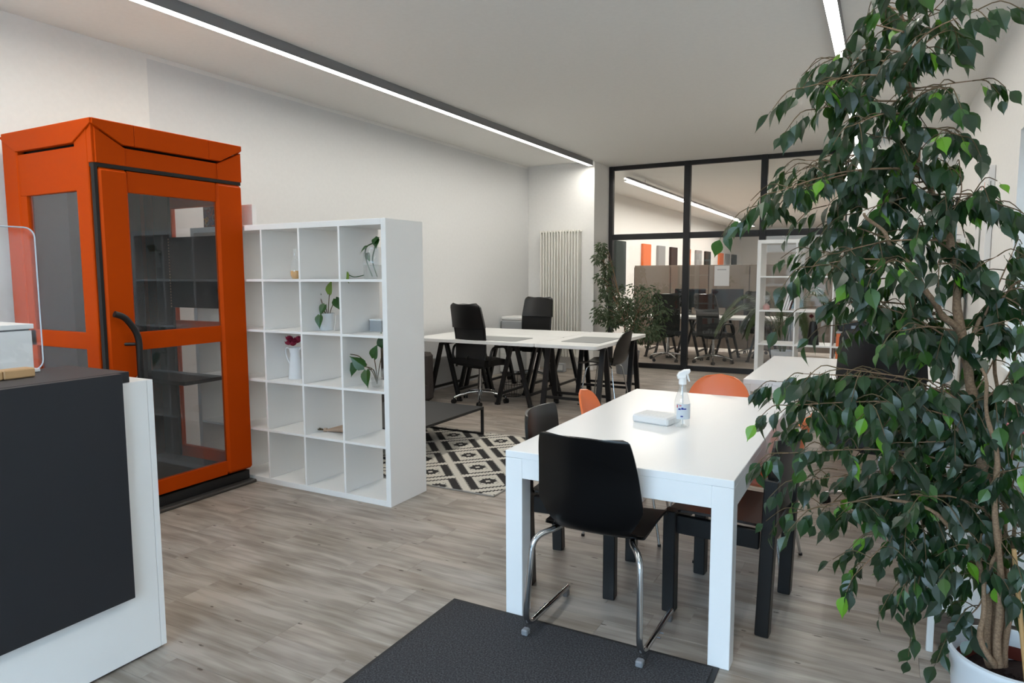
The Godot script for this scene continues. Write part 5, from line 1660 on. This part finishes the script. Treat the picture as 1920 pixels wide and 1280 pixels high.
# ---------------------------------------------------------------- plants
func build_fig() -> void:
	var data := fig_data()
	var pot_at := V(0.385, 0, -2.37)
	var pot := thing("plant_pot", "large white plant pot holding the tall fig", "pot", pot_at)
	var b := MB.new()
	b.lathe([Vector2(0.0, 0.0), Vector2(0.125, 0.0), Vector2(0.132, 0.006), Vector2(0.165, 0.345), Vector2(0.170, 0.352), Vector2(0.170, 0.366), Vector2(0.160, 0.368), Vector2(0.153, 0.355), Vector2(0.146, 0.27)], 48)
	obj("pot_wall", b, M.pot_white, pot)
	b = MB.new()
	b.lathe([Vector2(0.150, 0.320), Vector2(0.143, 0.322), Vector2(0.138, 0.30), Vector2(0.136, 0.285)], 40)
	obj("inner_pot", b, M.terracotta, pot)
	b = MB.new()
	b.sheet(func(u, v): return V(cos(u * TAU) * 0.142 * v, 0.285 + 0.008 * sin(u * 40.0) * v + 0.012 * (1.0 - v) + 0.005 * sin(v * 31.0 + u * 17.0), sin(u * TAU) * 0.142 * v), 40, 12)
	obj("soil", b, M.soil, pot)

	var t := thing("weeping_fig", "tall weeping fig with glossy drooping leaves in a white pot", "tree", V(0.37, 0.285, -2.37))
	var org := t.position
	for s in data[0]:
		var pts := arc(s[0], 5)
		var rad: Array = []
		for i in pts.size():
			rad.append(lerpf(s[1], s[2], pow(float(i) / (pts.size() - 1), 0.8)) * (1.0 + 0.10 * sin(i * 1.9)))
			pts[i] -= org
			if i > 0 and i < pts.size() - 1:
				pts[i] += V(sin(i * 0.9 + s[1] * 900.0), 0, cos(i * 1.1 + s[1] * 500.0)) * 0.006
		b = MB.new()
		b.tube(pts, rad, 10)
		obj("stem", b, M.bark, t)
	b = MB.new()
	b.tube([V(0.40, 0.28, -2.22) - org, V(0.345, 0.72, -2.25) - org], 0.006, 8)
	obj("bamboo_stake", b, M.bamboo, t)
	# aerial twigs between the stems
	b = MB.new()
	for k in 16:
		var y := rng.randf_range(0.42, 1.0)
		var p := V(0.36 + rng.randf_range(-0.03, 0.05), y, -2.36 + rng.randf_range(-0.05, 0.05))
		var q := p + V(rng.randf_range(-0.13, 0.10), rng.randf_range(0.02, 0.14), rng.randf_range(-0.1, 0.1))
		b.tube(arc([p - org, p.lerp(q, 0.5) + V(0, 0.02, 0.01) - org, q - org], 3), [0.003, 0.0028, 0.0026, 0.0024, 0.002, 0.0018, 0.0015], 5)
	obj("bare_twigs", b, M.twig, t)
	# leaf blades: three forms shared by all
	var forms: Array = []
	for k in 3:
		var lb := MB.new()
		leaf_shape(lb, V(0, -0.10, 0), V(0, 1, 0), V(0, 0, 1), 1.0, [0.56, 0.50, 0.60][k], 0.0, [0.10, 0.30, 0.20][k])
		lb.tube([V(0, -0.25, 0.02), V(0, -0.09, 0)], 0.012, 4)
		forms.append(lb.mesh())
	var leaves: Array = []
	var tw := MB.new()
	for br in data[1]:
		var pts := arc([br[0], br[1], br[2]], 8)
		var ln: float = (br[0] as Vector3).distance_to(br[2])
		var rad: Array = []
		var loc: Array = []
		for i in pts.size():
			rad.append(lerpf(0.0026 + 0.0028 * ln, 0.001, float(i) / (pts.size() - 1)))
			loc.append(pts[i] - org)
		b = MB.new()
		b.tube(loc, rad, 6)
		var bo := obj("branch", b, M.bark, t)
		var n_tw := int(3.0 + ln * 15.0)
		for k in n_tw + 1:
			var f := 1.0 if k == n_tw else lerpf(0.22, 0.98, (k + rng.randf() * 0.6) / maxf(1, n_tw))
			var base: Vector3 = pts[int(f * (pts.size() - 1))]
			var out := V(rng.randf_range(-1, 1), rng.randf_range(-0.35, 0.35), rng.randf_range(-0.9, 0.9))
			if k == n_tw:
				out = (pts[-1] - pts[-3]).normalized()
			out = out.normalized()
			var tl := rng.randf_range(0.05, 0.13)
			var tip := base + out * tl + V(0, -tl * 0.45, 0)
			if tip.x > 0.60: tip.x = 0.60
			tw.tube(arc([base - org, base + out * tl * 0.5 - org, tip - org], 3), [0.0018, 0.0017, 0.0016, 0.0015, 0.0013, 0.0012, 0.001], 5)
			var nl := rng.randi_range(4, 6)
			for j in nl:
				var g := float(j + 1) / nl
				var at := base.lerp(tip, g) + V(0, tl * 0.12 * sin(g * PI), 0)
				var side := V(rng.randf_range(-1, 1), 0, rng.randf_range(-0.8, 0.8))
				var dir := (V(0, -1.0, 0) + out * 0.45 + side * rng.randf_range(0.15, 0.65) + V(0, rng.randf_range(0.0, 0.4), 0)).normalized()
				var face := (V(rng.randf_range(-0.9, 0.6), 0.45, rng.randf_range(0.1, 1.0)) + out * 0.5).normalized()
				var x := dir.cross(face).normalized()
				var size := rng.randf_range(0.050, 0.073) * (0.8 if g == 1.0 and rng.randf() < 0.5 else 1.0)
				var bas := Basis(x * size, dir * size, x.cross(dir).normalized() * size)
				var pick := rng.randf()
				var m := "leaf_dark"
				if pick > 0.62: m = "leaf_mid"
				if pick > 0.90: m = "leaf_green"
				if pick > 0.965: m = "leaf_young"
				leaves.append([Transform3D(bas, at + dir * 0.02), rng.randi() % 3, m])
		pass
	var two := obj("twigs", tw, M.twig, t)
	two.set_meta("kind", "stuff")
	# those nearest the camera are leaves of their own, the rest one mass
	var eye := V(0, 1.475, 0)
	leaves.sort_custom(func(p, q): return p[0].origin.distance_to(eye) - p[0].basis.y.length() * 8.0 < q[0].origin.distance_to(eye) - q[0].basis.y.length() * 8.0)
	var masses := {}
	for i in leaves.size():
		var l = leaves[i]
		if i < 298:
			var o := put("leaf", forms[l[1]], M[l[2]], t)
			o.transform = Transform3D(l[0].basis, l[0].origin - org)
		else:
			if not masses.has(l[2]): masses[l[2]] = SurfaceTool.new()
			masses[l[2]].append_from(forms[l[1]], 0, Transform3D(l[0].basis, l[0].origin - org))
	for k in masses:
		var o := put("leaves", masses[k].commit(), M[k], t)
		o.set_meta("kind", "stuff")
	print("fig leaves ", leaves.size())

func leafy_tree() -> void:
	# a small-leaved fig by the pier
	var at := V(-3.32, 0, -9.72)
	var p := thing("plant_pot", "dark grey pot on the floor beside the glass partition", "pot", at)
	var b := MB.new()
	b.lathe([Vector2(0, 0), Vector2(0.15, 0), Vector2(0.19, 0.34), Vector2(0.175, 0.34), Vector2(0.165, 0.28), Vector2(0, 0.28)], 28)
	obj("pot_wall", b, M.pot_grey, p)
	b = MB.new()
	b.lathe([Vector2(0.165, 0.285), Vector2(0.08, 0.295), Vector2(0.0, 0.30)], 24)
	obj("soil", b, M.soil, p)
	var t := thing("small_leaved_fig", "bushy small-leaved fig in front of the glass partition", "tree", at + V(0, 0.285, 0))
	var tips: Array = []
	for k in 26:
		tips.append([V(rng.randf_range(-0.48, 0.50), rng.randf_range(0.50, 0.98), rng.randf_range(-0.30, 0.30)), 0.15])
	for k in 9:
		tips.append([V(-0.40 + rng.randf_range(-0.05, 0.12), 0.85 + k * 0.095, rng.randf_range(-0.12, 0.12)), 0.105 - 0.004 * k])
	for k in 8:
		tips.append([V(rng.randf_range(0.1, 0.55), rng.randf_range(0.22, 0.50), rng.randf_range(-0.2, 0.3)), 0.13])
	b = MB.new()
	b.tube(arc([V(0, 0, 0), V(-0.02, 0.25, 0.02), V(-0.06, 0.5, 0.0), V(-0.2, 0.8, 0.0), V(-0.36, 1.1, 0), V(-0.38, 1.6, 0)], 4), 0.011, 7)
	b.tube(arc([V(0.02, 0, 0), V(0.06, 0.3, -0.02), V(0.15, 0.6, 0.0), V(0.3, 0.8, 0.0)], 4), 0.010, 7)
	for q in tips:
		b.tube(arc([V(q[0].x * 0.3, 0.35 + 0.3 * q[0].y, 0), q[0] * V(0.7, 0.92, 0.6), q[0]], 3), 0.004, 5)
	obj("branches", b, M.bark, t)
	var f := MB.new()
	for q in tips:
		for j in 75:
			var d := V(rng.randf_range(-1, 1), rng.randf_range(-1, 1), rng.randf_range(-1, 1))
			d = d.normalized() * pow(rng.randf(), 0.45) * q[1]
			var dir := (V(0, -0.9, 0) + d.normalized() * 0.9 + V(rng.randf_range(-0.5, 0.5), 0, rng.randf_range(-0.5, 0.5))).normalized()
			var o: Vector3 = q[0] + d
			if o.z < -0.62: o.z = -0.6
			if o.x < -0.52: o.x = -0.5
			small_leaf(f, o, dir, V(rng.randf_range(-0.5, 0.5), 0.5, 1), rng.randf_range(0.05, 0.075), 0.022)
	var fo := obj("foliage", f, M.leaf_tree, t)
	fo.set_meta("kind", "stuff")

func small_leaf(b: MB, at: Vector3, along: Vector3, up: Vector3, ln: float, wd: float) -> void:
	var y := along.normalized()
	var x := y.cross(up).normalized()
	var z := x.cross(y)
	var m := at + y * ln * 0.45
	var tip := at + y * ln
	var nl := (z + x * 0.3).normalized()
	var nr := (z - x * 0.3).normalized()
	var l := m + x * wd * 0.5 + z * wd * -0.1
	var r := m - x * wd * 0.5 + z * wd * -0.1
	b.tri(at, l, tip, nl, nl, nl)
	b.tri(at, tip, r, nr, nr, nr)

func palm(label: String, pot_label: String, at: Vector3, h: float, reach: float, fronds: int, seed_: int) -> void:
	var r := RandomNumberGenerator.new()
	r.seed = seed_
	var p := thing("plant_pot", pot_label, "pot", at)
	var b := MB.new()
	b.lathe([Vector2(0, 0), Vector2(0.13, 0), Vector2(0.17, 0.32), Vector2(0.155, 0.32), Vector2(0.145, 0.27), Vector2(0, 0.27)], 24)
	obj("pot_wall", b, M.pot_white, p)
	b = MB.new()
	b.lathe([Vector2(0.145, 0.272), Vector2(0.0, 0.285)], 20)
	obj("soil", b, M.soil, p)
	var t := thing("potted_palm", label, "palm", at + V(0, 0.28, 0), 0.0, "palms behind the glass")
	for k in fronds:
		var a := TAU * k / fronds + r.randf_range(-0.3, 0.3)
		var o := V(cos(a), 0, sin(a))
		var hh := h * r.randf_range(0.7, 1.05)
		var rr := reach * r.randf_range(0.7, 1.1)
		var pts := arc([V(0, 0, 0) + o * 0.03, o * rr * 0.22 + V(0, hh * 0.62, 0), o * rr * 0.6 + V(0, hh, 0), o * rr * 0.92 + V(0, hh * 0.78, 0), o * rr * 1.1 + V(0, hh * 0.45, 0)], 7)
		b = MB.new()
		b.tube(pts, 0.005, 5)
		for i in range(7, pts.size()):
			var d: Vector3 = (pts[i] - pts[i - 1]).normalized()
			for s in [-1.0, 1.0]:
				var side: Vector3 = d.cross(Vector3.UP).normalized() * s
				for q in 2:
					var from: Vector3 = pts[i].lerp(pts[i - 1], q * 0.5)
					small_leaf(b, from, side * 0.55 + d * 0.7 + V(0, -0.55, 0), V(0, 1, 0) + side * 0.2, r.randf_range(0.16, 0.24) * (1.0 - 0.35 * float(i) / pts.size()), 0.028)
		obj("frond", b, M.palm, t)

# ---------------------------------------------------------------- the room behind the glass
func build_rear_room() -> void:
	# sound panels on the long wall, in the order seen through the glass
	var row := [["panel_green", -13.58, -14.20, 1.10, "tall dark green wall panel nearest the glass"], ["panel_orange", -15.40, -16.00, 1.16, "first orange wall panel behind the glass"], ["panel_grey", -16.62, -17.21, 1.16, "grey wall panel between orange and black ones"], ["panel_black", -17.76, -18.37, 1.16, "black wall panel behind the glass, beside the steel post"], ["panel_orange", -19.15, -19.80, 1.16, "second orange wall panel, partly behind the steel post"], ["panel_grey", -20.50, -21.16, 1.16, "second grey wall panel, right of the steel post"], ["panel_green", -21.68, -22.38, 1.16, "dark teal wall panel in the middle of the row"], ["panel_orange", -23.68, -24.36, 1.16, "third and farthest orange wall panel"], ["panel_grey", -24.82, -25.47, 1.16, "third grey wall panel near the far end"], ["panel_green", -25.97, -26.76, 1.16, "farthest dark green wall panel in the row"]]
	for q in row:
		var t := thing("wall_panel", q[4], "wall panel", V(-4.954, q[3], (q[1] + q[2]) / 2), 0.0, "sound panels behind the glass")
		var hw := absf(q[1] - q[2]) / 2
		box1("felt_board", V(0.004, 0, -hw), V(0.06, 2.165 - q[3], hw), M[q[0]], t, 0.006)
		box1("backing", V(0.0, 0.05, -hw + 0.05), V(0.0035, 2.10 - q[3], hw - 0.05), M.black_plastic, t, 0.0)
	# beige room divider
	var dv := thing("room_divider", "beige fabric room divider behind the glass partition", "room divider", V(0, 0, -13.3))
	var xs := [-4.40, -3.67, -2.933, -2.19, -1.45, -0.72, 0.02]
	for i in xs.size() - 1:
		box1("divider_panel", V(xs[i] + 0.006, 0.06, -0.03), V(xs[i + 1] - 0.006, 1.638, 0.03), M.divider, dv, 0.006)
	for x in xs:
		box1("upright", V(x - 0.006, 0.0, -0.02), V(x + 0.006, 1.60, 0.02), M.frame_black, dv, 0.0)
	# desks, trestles, screens, chairs
	for q in [["white desk seen through the glass partition, near the bushy fig", -3.75, -2.65], ["white desk seen through the glass partition, behind the far shelf", -2.64, -1.40]]:
		var t := thing("work_desk", q[0], "desk", V((q[1] + q[2]) / 2, 0.70, -12.15), 0.0, "white trestle desks")
		var b := MB.new()
		b.prism(round_rect(q[2] - q[1], 0.8, 0.02), Transform3D(Basis(V(1, 0, 0), V(0, 0, -1), V(0, 1, 0)), Vector3.ZERO), 0.038, 0.003)
		obj("board", b, M.white_board, t)
		box1("underside_batten", V(-0.4, -0.001, -0.01), V(0.4, 0.0005, 0.01), M.black_wood, t, 0.0)
	var k := 0
	for x in [-3.50, -2.95, -2.40, -1.75]:
		trestle(["black trestle behind the glass, next to the bushy fig", "black trestle behind the glass, left of the steel post", "black trestle behind the glass, right of the steel post", "black trestle behind the glass, hidden by palm leaves"][k], V(x, 0, -12.15), 90.0, 0.6, 0.20)
		k += 1
	var group := "tall black office chairs"
	office_chair("black office chair behind the glass, right of the steel post", V(-2.44, 0, -11.50), 155.0, group)
	office_chair("black office chair behind the glass, nearer the far shelf", V(-1.98, 0, -12.88), 10.0, group)
	office_chair("black office chair behind the glass, hidden by the bushy fig", V(-3.20, 0, -11.50), 185.0, group)
	for q in [["black computer screen behind the glass, beside the bushy fig", V(-3.05, 0.7385, -12.35)], ["black computer screen behind the glass, next to the steel post", V(-2.42, 0.7385, -12.45)]]:
		var t := thing("computer_screen", q[0], "monitor", q[1], 8.0, "screens behind the glass")
		var b := MB.new()
		b.prism(round_rect(0.54, 0.33, 0.01), Transform3D(Basis.IDENTITY, V(0, 0.30, -0.02)), 0.035, 0.004)
		obj("housing", b, M.screen_black, t)
		box1("stand", V(-0.03, 0.01, -0.05), V(0.03, 0.28, -0.025), M.screen_black, t)
		box1("foot", V(-0.11, 0, -0.11), V(0.11, 0.012, 0.06), M.screen_black, t, 0.003)
	# notice taped to the glass
	var n := thing("paper_notice", "white printed paper notice taped to the glass partition", "notice", V(-2.118, 1.292, -10.4445))
	var sh := MB.new()
	sh.span(V(-0.108, 0, 0), V(0.108, 0.298, 0.0012))
	obj("sheet", sh, M.paper, n)
	var ink := MB.new()
	for i in 9:
		ink.span(V(-0.066 + 0.0145 * i, 0.232, 0.0013), V(-0.066 + 0.0145 * i + 0.011, 0.248, 0.0017))
	obj("heading", ink, M.paper_grey, n)
	palm("feathery palm behind the glass beside the far shelf's edge", "white pot of the palm just behind the glass partition", V(-1.30, 0, -10.95), 0.95, 0.85, 15, 5)
	palm("feathery palm behind the glass seen through the far shelf cells", "white pot of the palm standing further behind the glass", V(-0.10, 0, -12.35), 0.95, 0.40, 13, 9)

# ---------------------------------------------------------------- scene
func _ready() -> void:
	rng.seed = 20240517
	# camera: 24 mm on a 36 mm frame, turned left and tipped slightly down
	var cam := Camera3D.new()
	cam.name = "camera"
	cam.position = V(0, 1.475, 0)
	cam.rotation_degrees = V(-5.605, 28.43, -0.189)
	cam.fov = rad_to_deg(2.0 * atan(640.0 / 1285.0))
	cam.near = 0.05
	cam.far = 200.0
	add_child(cam)
	cam.current = true
	# overcast daylight
	var sky_m := ProceduralSkyMaterial.new()
	sky_m.sky_top_color = Color(0.74, 0.88, 1.0)
	sky_m.sky_horizon_color = Color(0.86, 0.945, 1.0)
	sky_m.ground_bottom_color = Color(0.42, 0.43, 0.44)
	sky_m.ground_horizon_color = Color(0.75, 0.78, 0.80)
	sky_m.sky_energy_multiplier = 1.0
	var sky := Sky.new()
	sky.sky_material = sky_m
	var env := Environment.new()
	env.background_mode = Environment.BG_SKY
	env.sky = sky
	env.background_energy_multiplier = 12.0
	env.tonemap_mode = Environment.TONE_MAPPER_LINEAR
	env.tonemap_exposure = 1.03
	env.sdfgi_enabled = true
	env.ssao_enabled = true
	env.ssil_enabled = true
	var we := WorldEnvironment.new()
	we.environment = env
	add_child(we)
	make_materials()
	# lamps
	strip_light("long aluminium strip light along the left of the ceiling", -3.915, 3.078, 0.60, -9.70, [-4.69], 0.70)
	strip_light("aluminium strip light above the fig on the ceiling", -0.353, 3.078, 0.30, -9.70, [-4.70], 0.42)
	strip_light("strip light hung on cables behind the glass partition", -3.80, 2.99, -11.0, -23.5, [-17.2], 1.55, 0.07)
	strip_light("strip light behind the glass partition, over the far desks", -0.6, 2.99, -11.0, -23.5, [-17.2], 1.55, 0.07)
	build_structure()
	build_booth()
	build_reception()
	cube_shelf("white cube shelf standing against the orange phone booth", -2.695, -3.358)
	build_table()
	build_desks()
	build_right()
	radiator("tall cream column radiator on the pier left of the glass", -4.74, -4.07, 0.20, 2.14, -9.71, 14)
	shelf_items()
	build_rear_room()
	leafy_tree()
	build_fig()
